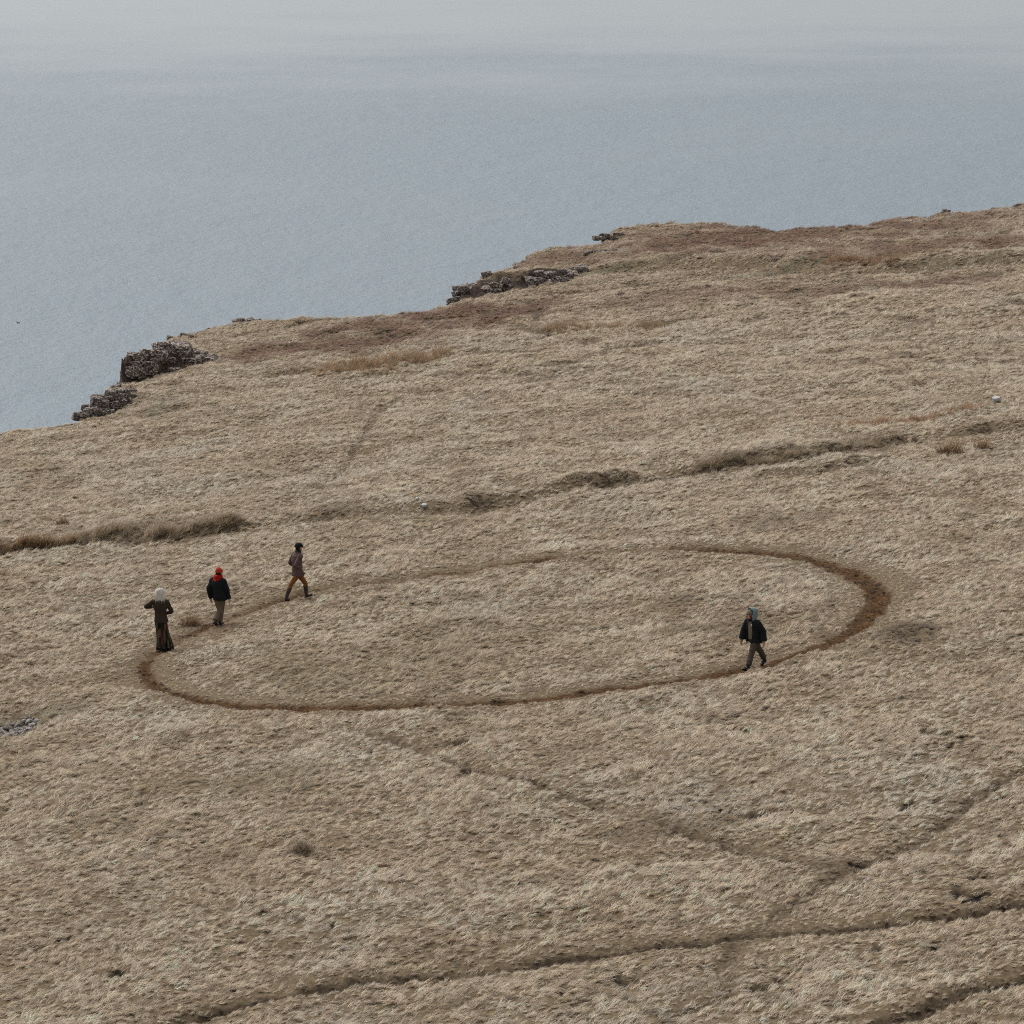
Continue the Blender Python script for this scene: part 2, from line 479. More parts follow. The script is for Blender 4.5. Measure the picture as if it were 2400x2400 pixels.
def mat_rock(name, dark, mid, pale, relief=0.06, lichen=0.50):
    m, nt, b = new_mat(name)
    tc = nd(nt, 'ShaderNodeTexCoord')
    oi = nd(nt, 'ShaderNodeObjectInfo')
    ad = nd(nt, 'ShaderNodeVectorMath', operation='ADD')
    nt.links.new(tc.outputs['Object'], ad.inputs[0])
    sc = nd(nt, 'ShaderNodeVectorMath', operation='SCALE')
    sc.inputs['Scale'].default_value = 37.0
    cx = nd(nt, 'ShaderNodeCombineXYZ')
    for k in range(3): nt.links.new(oi.outputs['Random'], cx.inputs[k])
    nt.links.new(cx.outputs[0], sc.inputs[0])
    nt.links.new(sc.outputs[0], ad.inputs[1])
    n1 = nd(nt, 'ShaderNodeTexNoise', Scale=2.2, Detail=6, Roughness=0.7)
    n2 = nd(nt, 'ShaderNodeTexNoise', Scale=5.0, Detail=5, Roughness=0.75)
    for n in (n1, n2): nt.links.new(ad.outputs[0], n.inputs['Vector'])
    r1 = ramp(nt, [(0.38, dark), (0.62, mid)])
    nt.links.new(n1.outputs['Fac'], r1.inputs[0])
    b.inputs['Specular IOR Level'].default_value = 0.1
    lich = ramp(nt, [(lichen, (0, 0, 0)), (lichen + 0.1, (1, 1, 1))])
    nt.links.new(n2.outputs['Fac'], lich.inputs[0])
    c = mixc(nt, lich.outputs[0], r1.outputs[0], (*pale, 1))
    nt.links.new(c, b.inputs['Base Color'])
    bp = nd(nt, 'ShaderNodeBump', Strength=0.9, Distance=relief)
    nt.links.new(n2.outputs['Fac'], bp.inputs['Height'])
    nt.links.new(bp.outputs[0], b.inputs['Normal'])
    return m

M_GROUND, M_GRASS, M_SEA = mat_ground(), mat_grass(), mat_sea()
M_ROCK = mat_rock('lichened_basalt', (0.018, 0.013, 0.010), (0.15, 0.104, 0.078), (0.54, 0.49, 0.45), 0.06, 0.50)
M_STONE = mat_rock('pale_stone', (0.10, 0.082, 0.075), (0.27, 0.235, 0.22), (0.58, 0.54, 0.52), 0.006, 0.5)
M_WHITE = mat_rock('white_quartz', (0.36, 0.36, 0.35), (0.56, 0.56, 0.54), (0.66, 0.66, 0.64), 0.006)

# ------------------------------------------------------------------ sea
def build_sea():
    ys = [120, 400, 800, 1400, 2200, 3400, 6000, 12000, 30000]
    verts, faces = [], []
    nx = 9
    for y in ys:
        for i in range(nx): verts.append(((i / (nx - 1) - 0.5) * 2 * (600 + y), y, -130.0))
    for j in range(len(ys) - 1):
        for i in range(nx - 1):
            a = j * nx + i
            faces.append((a, a + 1, a + 1 + nx, a + nx))
    me = bpy.data.meshes.new('sea')
    me.from_pydata(verts, [], faces)
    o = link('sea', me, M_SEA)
    tag(o, 'grey calm sea seen from above the cliff edge', 'sea', kind='structure')
build_sea()

# ------------------------------------------------------------------ hillside mesh
def scarp_mask(x, y):
    m = np.zeros(x.shape)
    for pts, hs, fw, L in BANKS[3:]:
        d, s, h = pdist(x, y, pts, hs, 4.0)
        w = sstep(-0.15, 0.05, s) * (1 - sstep(fw, fw + 0.5, s)) * sstep(0.1, 0.3, h)
        m = np.maximum(m, w * sstep(-0.7, -0.2, gnoise(x / 0.6, y / 1.2, 301)))
    return m

def build_land():
    step = 0.00135
    ys = np.exp(np.arange(math.log(38), math.log(330), step))
    uf = np.arange(-0.172, 0.1721, step)
    uc = 0.172 + np.cumsum(np.linspace(0.003, 0.05, 22))
    us = np.concatenate([-uc[::-1], uf, uc])
    X = ys[:, None] * us[None, :]
    Y = np.repeat(ys[:, None], len(us), 1)
    z, ring, track, peat, s = H(X.ravel(), Y.ravel())
    ny, nx = X.shape
    P = np.stack([X.ravel(), Y.ravel(), z], 1)
    rock = sstep(0.15, 0.4, s)
    rock = np.maximum(rock, scarp_mask(X.ravel(), Y.ravel()))
    idx = np.arange(ny * nx).reshape(ny, nx)
    q = np.stack([idx[:-1, :-1], idx[:-1, 1:], idx[1:, 1:], idx[1:, :-1]], -1).reshape(-1, 4)
    keep = ~((s[q] > 40).all(1))
    q = q[keep]
    fr = (ring[q].mean(1) > 0.5)
    ft = (track[q].mean(1) > 0.42) & ~fr
    fine = np.abs(X.ravel()[q[:, 0]] / Y.ravel()[q[:, 0]]) < 0.172
    def make(name, sel, label, cat):
        f = q[sel]
        used, inv = np.unique(f, return_inverse=True)
        f = inv.reshape(-1, 4)
        me = bpy.data.meshes.new(name)
        me.vertices.add(len(used))
        me.vertices.foreach_set('co', P[used].astype(np.float32).ravel())
        me.loops.add(len(f) * 4)
        me.loops.foreach_set('vertex_index', f.astype(np.int32).ravel())
        me.polygons.add(len(f))
        me.polygons.foreach_set('loop_start', (np.arange(len(f)) * 4).astype(np.int32))
        me.polygons.foreach_set('loop_total', np.full(len(f), 4, np.int32))
        me.polygons.foreach_set('use_smooth', np.ones(len(f), bool))
        me.update()
        for nm, arr in (('ring', ring), ('track', track), ('peat', peat), ('rock', rock)):
            a = me.attributes.new(nm, 'FLOAT', 'POINT')
            a.data.foreach_set('value', arr[used].astype(np.float32))
        o = link(name, me, M_GROUND)
        tag(o, label, cat, kind='structure')
        return o
    make('hillside', ~(fr | ft), 'sloping clifftop hillside under bleached winter grass', 'hillside')
    make('path', fr, 'brown circular path trodden into the grass by the walkers', 'path')
    make('path', ft, 'narrow dark sheep tracks worn through the grass', 'track')
build_land()

# ------------------------------------------------------------------ grass tufts
def tuft_mesh(name, n, lmin, lmax, width, lean, spread, curl=1.0, seg=3, seed=0, fan=0.9, var=1.0):
    """a tuft combed towards +x: n tapering blades arching over; lean 0 = upright, 1 = lying"""
    r = random.Random(seed)
    V, Fc, sh = [], [], []
    for k in range(n):
        a = r.uniform(0, 2 * math.pi)
        rad = spread * math.sqrt(r.random())
        bx, by = rad * math.cos(a), rad * math.sin(a)
        L = r.uniform(lmin, lmax)
        az = r.gauss(0, fan)
        el = (1 - lean) * 1.45 + r.uniform(-0.25, 0.35)
        el = max(0.15, min(1.5, el))
        w = width * r.uniform(0.7, 1.3)
        p = Vector((bx, by, -0.02))
        dirh = Vector((math.cos(az), math.sin(az), 0))
        tw = r.uniform(-0.55, 0.55)
        side = Vector((-math.sin(az), math.cos(az), 0)) * math.cos(tw) + Vector((0, 0, 1)) * math.sin(tw)
        base = len(V)
        br = r.choice((0.55, 0.75, 0.9, 1.0, 1.05, 1.15, 1.25)) * r.uniform(0.9, 1.1)
        br = 1 + (br - 1) * var
        warm = r.uniform(-0.06, 0.06) * var
        e = el
        for s in range(seg + 1):
            ww = w * (1 - s / seg) ** 0.7 if s < seg else 0
            if s < seg:
                V.append(p + side * ww * 0.5); V.append(p - side * ww * 0.5)
            else:
                V.append(p.copy())
            p = p + (dirh * math.cos(e) + Vector((0, 0, math.sin(e)))) * (L / seg)
            e -= curl * r.uniform(0.25, 0.6)
        for s in range(seg - 1):
            i = base + 2 * s
            Fc.append((i, i + 1, i + 3, i + 2))
        Fc.append((base + 2 * seg - 2, base + 2 * seg - 1, base + 2 * seg))
        sh += [(br * (1 + warm), br, br * (1 - warm), 1)] * (len(V) - base)
    me = bpy.data.meshes.new(name)
    me.from_pydata([tuple(v) for v in V], [], Fc)
    ca = me.attributes.new('shade', 'FLOAT_COLOR', 'POINT')
    ca.data.foreach_set('color', np.array(sh, np.float32).ravel())
    me.materials.append(M_GRASS)
    return me

def tuft_collection(name, nvar, **kw):
    c = bpy.data.collections.new(name)
    for i in range(nvar):
        me = tuft_mesh('%s_%02d' % (name, i), seed=100 + i, **kw)
        c.objects.link(bpy.data.objects.new('%s_%02d' % (name, i), me))
    return c

def scatter(name, P, rz, tilt, scl, tint, coll, nvar, label, cat):
    n = len(P)
    me = bpy.data.meshes.new(name)
    me.vertices.add(n)
    me.vertices.foreach_set('co', P.astype(np.float32).ravel())
    rot = np.stack([rng.normal(0, 0.15, n), tilt, rz], 1)
    a = me.attributes.new('rot', 'FLOAT_VECTOR', 'POINT'); a.data.foreach_set('vector', rot.astype(np.float32).ravel())
    a = me.attributes.new('scl', 'FLOAT', 'POINT'); a.data.foreach_set('value', scl.astype(np.float32))
    a = me.attributes.new('tint', 'FLOAT_COLOR', 'POINT')
    a.data.foreach_set('color', np.concatenate([tint, np.ones((n, 1))], 1).astype(np.float32).ravel())
    a = me.attributes.new('idx', 'INT', 'POINT'); a.data.foreach_set('value', rng.integers(0, nvar, n).astype(np.int32))
    me.materials.append(M_GRASS)
    o = link(name, me)
    ng = bpy.data.node_groups.new(name + '_scatter', 'GeometryNodeTree')
    ng.interface.new_socket('Geometry', in_out='INPUT', socket_type='NodeSocketGeometry')
    ng.interface.new_socket('Geometry', in_out='OUTPUT', socket_type='NodeSocketGeometry')
    gi, go = ng.nodes.new('NodeGroupInput'), ng.nodes.new('NodeGroupOutput')
    ci = ng.nodes.new('GeometryNodeCollectionInfo')
    ci.inputs['Collection'].default_value = coll
    ci.inputs['Separate Children'].default_value = True
    ci.inputs['Reset Children'].default_value = True
    ip = ng.nodes.new('GeometryNodeInstanceOnPoints')
    ip.inputs['Pick Instance'].default_value = True
    def na(nm, typ):
        q = ng.nodes.new('GeometryNodeInputNamedAttribute')
        q.data_type = typ
        q.inputs['Name'].default_value = nm
        return [s for s in q.outputs if s.enabled and s.name == 'Attribute'][0]
    ng.links.new(gi.outputs[0], ip.inputs['Points'])
    ng.links.new(ci.outputs[0], ip.inputs['Instance'])
    ng.links.new(na('idx', 'INT'), ip.inputs['Instance Index'])
    ng.links.new(na('rot', 'FLOAT_VECTOR'), ip.inputs['Rotation'])
    ng.links.new(na('scl', 'FLOAT'), ip.inputs['Scale'])
    ng.links.new(ip.outputs[0], go.inputs[0])
    md = o.modifiers.new('scatter', 'NODES')
    md.node_group = ng
    tag(o, label, cat, kind='stuff')
    return o

def sample_land(density, ymin=56, ymax=262, umax=0.165):
    """random points over the part of the hillside in view"""
    A = umax * (ymax ** 2 - ymin ** 2)
    n = int(A * density)
    y = np.sqrt(rng.uniform(ymin ** 2, ymax ** 2, n))
    x = rng.uniform(-umax, umax, n) * y
    if ymax > 120:
        m = rng.random(n) < np.where(y < 150, 1.0, np.clip(1.0 - (y - 150) / 160, 0.5, 1))     # thin out with distance
        x, y = x[m], y[m]
        m = np.ones(len(x), bool)
        f = y > 115
        _, s, _ = pdist(x[f], y[f], EDGE)
        m[f] = s < 0.1
        x, y = x[m], y[m]
    return x, y

def lerp(a, b, t): return a + (b - a) * t[:, None]
C = lambda *v: np.array(v, float)
STRAW, STRAW2, GREY, OLIVE, RUST, HEATH, BROWN, GREEN = (C(0.65, 0.545, 0.415), C(0.54, 0.437, 0.318), C(0.595, 0.54, 0.45), C(0.34, 0.275, 0.165),
                                                    C(0.22, 0.115, 0.046), C(0.215, 0.115, 0.078), C(0.20, 0.145, 0.09), C(0.27, 0.25, 0.165))

# patches seen in the photograph: (x, y, half w, half h in 1932-px units, colour, strength)
PATCH_PX = [(430, 1335, 0, 0, OLIVE, 0)]
PATCHES = []
def patch(px, py, hw, hh, colr, st):
    c = up([(px, py), (px + hw, py), (px, py - hh)])
    PATCHES.append((c[0][0], c[0][1], abs(c[1][0] - c[0][0]), abs(c[2][1] - c[0][1]) + 0.2, colr, st))
for a in ((650, 650, 230, 16, HEATH, 0.9), (760, 612, 220, 14, HEATH, 0.85), (900, 595, 160, 16, HEATH, 0.75), (1500, 440, 260, 30, HEATH, 0.6), (1300, 560, 200, 18, HEATH, 0.35), (1700, 470, 200, 12, HEATH, 0.6), (560, 660, 120, 16, HEATH, 0.7), (1330, 455, 190, 24, HEATH, 0.85), (960, 585, 120, 16, HEATH, 0.55), (1640, 490, 160, 10, RUST, 0.45),
          (1780, 425, 170, 22, HEATH, 0.45), (1560, 550, 130, 10, HEATH, 0.5), (1800, 530, 150, 9, HEATH, 0.6), (1060, 490, 70, 16, HEATH, 0.6), (1880, 455, 80, 10, HEATH, 0.6),
          (1150, 510, 110, 10, GREEN, 0.8), (1480, 512, 220, 10, GREEN, 0.7), (1800, 505, 120, 10, GREEN, 0.5), (290, 775, 50, 18, GREEN, 0.5),
          (430, 1480, 170, 22, OLIVE, 0.6), (180, 1462, 60, 16, OLIVE, 0.5), (560, 1260, 150, 26, OLIVE, 0.45), (1250, 1195, 120, 7, OLIVE, 0.6), (520, 1235, 90, 12, OLIVE, 0.4),
          (1710, 1205, 62, 18, C(0.13, 0.09, 0.055), 0.95), (1290, 1140, 45, 14, BROWN, 0.5), (1450, 985, 120, 14, BROWN, 0.4), (1880, 960, 50, 10, OLIVE, 0.7), (600, 965, 110, 8, BROWN, 0.45),
          (800, 985, 80, 8, OLIVE, 0.5), (900, 940, 60, 12, BROWN, 0.7), (1120, 908, 60, 12, BROWN, 0.7), (1390, 868, 90, 14, BROWN, 0.6), (1620, 838, 80, 12, BROWN, 0.5), (1840, 812, 50, 8, BROWN, 0.6),
          (330, 995, 160, 12, BROWN, 0.45), (1330, 1560, 180, 16, BROWN, 0.4), (1560, 1640, 60, 18, BROWN, 0.6), (80, 1350, 90, 14, GREEN, 0.6), (1180, 820, 120, 8, OLIVE, 0.35), (900, 1745, 90, 14, GREY, 0.5),
          (1380, 1560, 40, 6, OLIVE, 0.7), (1040, 1440, 60, 4, OLIVE, 0.4), (570, 1610, 30, 8, BROWN, 0.6), (200, 1560, 110, 20, OLIVE, 0.3), (650, 690, 90, 7, RUST, 0.3), (1000, 620, 60, 8, BROWN, 0.4)):
    patch(*a)
patch(900, 1215, 330, 60, OLIVE, 0.3)
patch(640, 1275, 220, 40, OLIVE, 0.35)
patch(1420, 1180, 150, 30, BROWN, 0.25)
patch(418, 1186, 26, 8, C(0.34, 0.21, 0.145), 0.8)

def tint_at(x, y, ring, track, peat):
    n = len(x)
    a = sstep(-0.5, 0.6, fbm(x / 2.6, y / 4.5, 61, 3))
    b = sstep(-0.1, 0.8, fbm(x / 5.0 + 9, y / 9.0, 62, 3))
    c = sstep(0.15, 0.75, fbm(x / 1.1, y / 2.2, 63, 2))
    g = sstep(0.15, 0.8, fbm(x / 3.6, y / 7.0, 64, 3))
    t = lerp(np.repeat(STRAW2[None], n, 0), STRAW, a)
    t = t + (GREY - t) * (0.7 * b)[:, None]
    t = t + (OLIVE - t) * (0.55 * g)[:, None]
    t = t + (BROWN - t) * (0.52 * c)[:, None]
    far = sstep(165, 215, y)
    t = t + (C(0.34, 0.25, 0.165) - t) * (0.45 * far)[:, None]
    wobble = fbm(x / 1.6, y / 4.0, 71, 3)
    for cx, cy, ax, ay, cc, st in PATCHES:
        q = np.sqrt(((x - cx) / ax) ** 2 + ((y - cy) / ay) ** 2) + wobble
        t = t + (cc - t) * (min(0.95, 1.35 * st) * (1 - sstep(0.25, 1.35, q)))[:, None]
    # dark sprigs of heather and old moss between the tufts, thicker up the slope and to the right
    up_ = 0.22 + 0.5 * sstep(130, 190, y) + 0.25 * sstep(0.0, 0.12, x / y)
    m1 = sstep(0.42, 0.62, gnoise(x / 0.7, y / 1.5, 66) + 0.25 * gnoise(x / 0.25, y / 0.5, 67))
    m2 = sstep(-0.1, 0.5, fbm(x / 7, y / 10, 68, 2))
    t = t + (C(0.085, 0.058, 0.036) - t) * (np.clip(up_ + 0.15, 0, 0.9) * m1 * (0.35 + 0.65 * m2))[:, None]
    m3 = sstep(0.38, 0.6, gnoise(x / 2.3, y / 2.0, 69) + 0.3 * gnoise(x / 0.5, y / 0.8, 70))  # shade of the hollows high on the slope, put into the tint
    t = t + (C(0.12, 0.082, 0.055) - t) * (0.65 * sstep(140, 175, y) * m3)[:, None]
    ind = rng.random(n)
    fl = gnoise(x / 0.30, y / 0.6, 73)
    t = t + (C(0.24, 0.14, 0.075) - t) * (0.55 * sstep(0.45, 0.62, fl))[:, None]
    t = t + (C(0.25, 0.20, 0.10) - t) * (0.5 * sstep(0.45, 0.62, -fl) * g)[:, None]
    t = t + (C(0.30, 0.17, 0.09) - t) * (0.7 * (ind > 0.945))[:, None]
    t = t + (C(0.28, 0.24, 0.12) - t) * (0.7 * (ind < 0.03))[:, None]
    rd, _, rw = pdist(x, y, [(p[0], p[1]) for p in RING], [p[2] for p in RING], 3.0)
    fr = np.exp(-(rd / (1.9 * rw + 0.05)) ** 2) * sstep(-0.45, 0.35, gnoise(x / 0.5, y / 0.8, 55))
    t = t + (C(0.24, 0.135, 0.058) - t) * (0.75 * np.where(rw > 0, fr, 0))[:, None]
    t = t + (RUST - t) * (0.9 * ring)[:, None]
    t = t + (BROWN * 0.8 - t) * (0.7 * np.clip(track, 0, 1))[:, None]
    return np.clip(t * rng.normal(1.0, 0.21, (n, 1)), 0.02, 0.7)

def build_grass():
    coll = tuft_collection('grass_tuft', 12, n=24, lmin=0.10, lmax=0.24, width=0.0095, lean=0.52, spread=0.05, curl=1.0, fan=0.32, var=0.5)
    x, y = sample_land(100)
    z, ring, track, peat, s = H(x, y)
    clump = 0.5 + 0.5 * gnoise(x / 0.26, y / 0.42, 81)
    big = fbm(x / 3.0, y / 4.0, 82, 2)
    keep = rng.random(len(x)) < np.clip((0.25 + 1.1 * clump) * (1 - 0.97 * np.clip(ring * 1.25, 0, 1)) * (1 - 0.85 * track) * (1 - peat) , 0, 1)
    keep &= scarp_mask(x, y) < 0.6
    x, y, z, ring, track, peat, clump, big = [v[keep] for v in (x, y, z, ring, track, peat, clump, big)]
    n = len(x)
    ang = 0.25 + 0.8 * fbm(x / 2.4, y / 3.6, 83, 2) + 0.6 * gnoise(x / 0.6, y / 0.9, 84) + rng.normal(0, 0.35, n)
    scl = (0.62 + 0.55 * clump + 0.36 * big) * rng.uniform(0.8, 1.2, n) * np.where(y > 150, 1 + (y - 150) / 350, 1)
    # short turf by the edge and beside the trodden ring
    rd, _, _ = pdist(x, y, [(p[0], p[1]) for p in RING], None, 3.0)
    scl *= 0.42 + 0.58 * sstep(0.3, 1.5, rd)
    for pts, w, dp, st in TRACKS:
        d, _, _ = pdist(x, y, pts, None, 2.0)
        scl *= 1 - 0.35 * st * (1 - sstep(0.3, 1.2, d))
    tint = tint_at(x, y, ring, track, peat)
    scatter('grass', np.stack([x, y, z], 1), ang, rng.normal(0, 0.12, n), scl, tint, coll, 12, 'wind-combed bleached winter grass covering the whole hillside', 'grass')
    print('grass tufts', n)
    # flattened remains on the trodden ring and the tracks
    c2 = tuft_collection('flat_tuft', 6, n=20, lmin=0.07, lmax=0.18, width=0.011, lean=0.6, spread=0.05, curl=0.8, fan=0.5, var=0.6)
    x, y = sample_land(60, 60, 180)
    z, ring, track, peat, s = H(x, y)
    k = (rng.random(len(x)) < np.clip(1.0 * ring * (1 - ring * 0.35) + 0.35 * track, 0, 1)) & (peat < 0.5)
    x, y, z, ring, track = [v[k] for v in (x, y, z, ring, track)]
    n = len(x)
    v = sstep(-0.5, 0.6, fbm(x / 0.8, y / 1.2, 87, 3))
    t = lerp(np.repeat(C(0.040, 0.022, 0.010)[None], n, 0), C(0.26, 0.132, 0.050), v)
    t = np.where((track > ring)[:, None], C(0.12, 0.088, 0.055), t) * rng.normal(1, 0.2, (n, 1))
    scatter('trampled_grass', np.stack([x, y, z], 1), rng.uniform(0, 6.28, n), np.zeros(n), rng.uniform(0.6, 1.1, n), np.clip(t, 0.01, 1), c2, 6,
            'flattened rusty grass stubble on the trodden circle and tracks', 'grass')
build_grass()

# ------------------------------------------------------------------ rushes: tall orange patches and single tussocks
RUSH = tuft_collection('rush_tuft', 5, n=40, lmin=0.35, lmax=0.75, width=0.012, lean=0.4, spread=0.12, curl=0.45, fan=0.8)
def rush_patch(name, line, half_px, n, hscale, colr, label, cat='rushes'):
    w = up(line)
    P = []
    seg = np.array([q[:2] for q in smooth_line([tuple(q[:2]) for q in w], 8)])
    wid = up([(line[0][0], line[0][1]), (line[0][0], line[0][1] - half_px)])
    hw = abs(wid[1][1] - wid[0][1])
    i = rng.integers(0, len(seg) - 1, n)
    f = rng.random(n)[:, None]
    p = seg[i] * (1 - f) + seg[i + 1] * f
    p = p + np.stack([rng.normal(0, 0.25, n), rng.normal(0, 0.62, n) * hw], 1)
    z = H(p[:, 0], p[:, 1])[0]
    m = rng.random(n) < 0.3 + sstep(-0.7, 0.4, gnoise(p[:, 0] / 0.9, p[:, 1] / 2.5, 99))
    p, z = p[m], z[m]
    k = len(p)
    t = np.clip(colr[None] * rng.normal(1, 0.2, (k, 1)), 0.02, 0.6)
    scatter(name, np.concatenate([p, z[:, None]], 1), rng.normal(0.3, 0.6, k), rng.normal(0.1, 0.12, k), hscale * rng.uniform(0.55, 1.15, k) * (0.85 + 0.5 * gnoise(p[:, 0] / 0.7, p[:, 1] / 2.0, 98)), t, RUSH, 5, label, cat)
ORANGE = C(0.31, 0.20, 0.108)
rush_patch('rushes', [(600, 702), (660, 696), (700, 692), (760, 682), (790, 678), (830, 674)], 9, 420, 0.95, ORANGE, 'long stand of tall orange rushes on the mid slope')
rush_patch('rushes', [(565, 698), (620, 702), (700, 704), (735, 704)], 4, 90, 0.6, C(0.30, 0.2, 0.1), 'low straggling rushes just below the orange stand')
rush_patch('rushes', [(1020, 622), (1100, 620), (1180, 620), (1245, 618)], 5, 260, 0.75, C(0.30, 0.20, 0.105), 'brown rush strip in the middle of the upper slope')
rush_patch('rushes', [(1590, 804), (1680, 798), (1740, 793), (1840, 775)], 5, 220, 0.6, C(0.32, 0.19, 0.10), 'thin reddish rush strip above the dyke on the right')
rush_patch('rushes', [(1540, 495), (1620, 497), (1680, 494)], 4, 160, 0.8, C(0.29, 0.17, 0.09), 'rusty rush strip on top of the green bank')
rush_patch('rushes', [(0, 1040), (60, 1032), (130, 1026)], 8, 150, 1.0, C(0.36, 0.25, 0.145), 'dark brown rushes filling the dyke at the far left')
rush_patch('rushes', [(140, 1022), (300, 1010), (450, 992)], 9, 300, 0.85, C(0.40, 0.315, 0.215), 'pale leaning rushes along the dyke behind the walkers')
rush_patch('rushes', [(1310, 884), (1400, 872), (1500, 860), (1690, 830)], 8, 240, 0.62, C(0.36, 0.28, 0.185), 'brown rushes along the dyke on the right')

RT = [tuft_mesh('rush_tussock_blades_%d' % i, 320, 0.30, 0.70, 0.009, 0.30, 0.24, 0.5, seed=900 + i, fan=1.5) for i in range(3)]
def mat_tussock(name, colr):
    m, nt, b = new_mat(name)
    v = nd(nt, 'ShaderNodeAttribute', attribute_name='shade')
    mul = nd(nt, 'ShaderNodeMix', data_type='RGBA', blend_type='MULTIPLY')
    mul.inputs[0].default_value = 1.0
    mul.inputs[6].default_value = (*colr, 1)
    nt.links.new(v.outputs['Color'], mul.inputs[7])
    nt.links.new(mul.outputs[2], b.inputs['Base Color'])
    return m
M_TUS = mat_tussock('rush_straw', (0.29, 0.19, 0.11))
M_TUS2 = mat_tussock('rush_dark', (0.16, 0.115, 0.075))
def tussock(px, py, s, label, mat=M_TUS, i=0):
    p = up([(px, py)])[0]
    me = RT[i].copy()
    me.materials.clear(); me.materials.append(mat)
    o = link('rush_tussock', me, None, None, (p[0], p[1], Hz(p[0], p[1]) - 0.02))
    o.scale = (s * 1.25, s, s)
    o.rotation_euler = (0, 0, i * 2.1)
    tag(o, label, 'tussock', 'single rush tussocks')
tussock(358, 1178, 0.85, 'brown rush tussock beside the ring between the grey-haired and red-capped walkers', M_TUS, 0)
tussock(1800, 858, 1.15, 'big orange rush tussock below the dyke at the right', M_TUS, 1)
tussock(1778, 860, 0.8, 'smaller orange rush tussock touching the big one on its left', M_TUS, 2)
tussock(1850, 845, 0.9, 'pale rush tussock right of the big orange one', M_TUS, 0)
tussock(118, 992, 0.8, 'short orange rush tussock above the dark rushes at the far left', M_TUS, 2)
tussock(4, 1092, 0.7, 'rush tussock cut by the left edge below the dyke', M_TUS, 1)
tussock(572, 1612, 0.75, 'small dark wiry tussock alone in the lower left grass', M_TUS2, 1)

# ------------------------------------------------------------------ rocks
def rock_mesh(name, seed, cuts=7, sub=3):
    """angular block: a ball cut down by flat planes, with a little chipping"""
    r = random.Random(seed)
    bm = bmesh.new()
    bmesh.ops.create_icosphere(bm, subdivisions=sub, radius=1.35)
    planes = []
    for d in ((0, 0, 1), (0, 0, -1), (1, 0, 0), (-1, 0, 0), (0, -1, 0), (0, 1, 0)):
        planes.append((Vector((d[0] + r.uniform(-.3, .3), d[1] + r.uniform(-.3, .3), d[2] + r.uniform(-.2, .2))).normalized(), r.uniform(0.62, 0.85)))
    for k in range(cuts):
        planes.append((Vector((r.gauss(0, 1), r.gauss(0, 1), r.gauss(0, .7))).normalized(), r.uniform(0.75, 1.0)))
    for v in bm.verts:
        q = max(v.co.dot(d) / c for d, c in planes)
        v.co /= max(q, 1e-3)
        v.co += Vector((r.uniform(-1, 1), r.uniform(-1, 1), r.uniform(-1, 1))) * 0.03
    me = bpy.data.meshes.new(name)
    bm.to_mesh(me); bm.free()
    return me
ROCKS = [rock_mesh('rock_%d' % i, 40 + i) for i in range(7)]
STONES = [rock_mesh('stone_%d' % i, 140 + i, 9, 2) for i in range(5)]
def mats_for(meshes, mat):
    out = []
    for m in meshes:
        c = m.copy(); c.materials.clear(); c.materials.append(mat); out.append(c)
    return out
ROCKS_B, STONES_P, STONES_W = mats_for(ROCKS, M_ROCK), mats_for(STONES, M_STONE), mats_for(STONES, M_WHITE)

def put_rock(parent, origin, p, size, rz, meshes, name='rock', tilt=0.2):
    o = link(name, random.choice(meshes), None, parent)
    o.location = Vector(p) - Vector(origin)
    o.scale = size
    o.rotation_euler = (random.uniform(-tilt, tilt), random.uniform(-tilt, tilt), rz + random.uniform(-0.4, 0.4))
    return o

def outcrop(line_px, heights, label, n, depth=0.7, wmin=0.22, wmax=0.5, seed=1, sky=()):
    random.seed(seed)
    w = smooth_line([tuple(q) + (h,) for q, h in zip(up(line_px), heights)], 8)
    org = Vector((w[len(w) // 2][0], w[len(w) // 2][1], w[len(w) // 2][2]))
    par = empty('rock_outcrop', org)
    tag(par, label, 'rocks', 'rock outcrops along the cliff edge')
    for k in range(n):
        t = (k + random.random()) / n * (len(w) - 1.001)
        i = int(t); f = t - i
        q = w[i] * (1 - f) + w[i + 1] * f
        h = q[3]
        lev = random.random()
        sx = random.uniform(wmin, wmax)
        sz = random.uniform(0.5, 0.85) * sx
        z0 = H_smooth(np.array([q[0]]), np.array([q[1] - 0.2]))[0]
        z = z0 + lev * h * 0.85 - 0.25 * sz
        d = 0.1 + lev * depth + random.uniform(-0.15, 0.15)
        put_rock(par, org, (q[0] + random.uniform(-0.1, 0.1) - 0.1 * lev, q[1] + d, z), (sx, sx * random.uniform(0.7, 1.0), sz), 0.3, ROCKS_B)
    for (a, b, s) in sky:
        p = up([(a, b)])[0]
        z = Hz(p[0], p[1])
        put_rock(par, org, (p[0], p[1], z + 0.05), (s, s * 0.8, s * 0.6), 0.2, ROCKS_B)
    return par
outcrop(SCARP_A[1:], [0.3, 0.75, 0.75, 0.3], 'dark broken rock ledge at the left end of the cliff edge', 17, 1.2, 0.2, 0.42, 3, [(180, 770, .22), (160, 785, .2), (205, 752, .2)])
outcrop(SCARP_B[1:], [1.3, 1.35, 0.95, 0.2], 'tall cracked rock outcrop with pale lichen on the left cliff edge', 26, 1.5, 0.28, 0.7, 5, [(262, 660, .32), (276, 652, .3), (300, 645, .24), (322, 637, .22), (345, 634, .2), (360, 636, .18), (252, 690, .4), (256, 705, .4), (236, 724, .25), (222, 734, .2), (300, 662, .3), (330, 655, .25)])
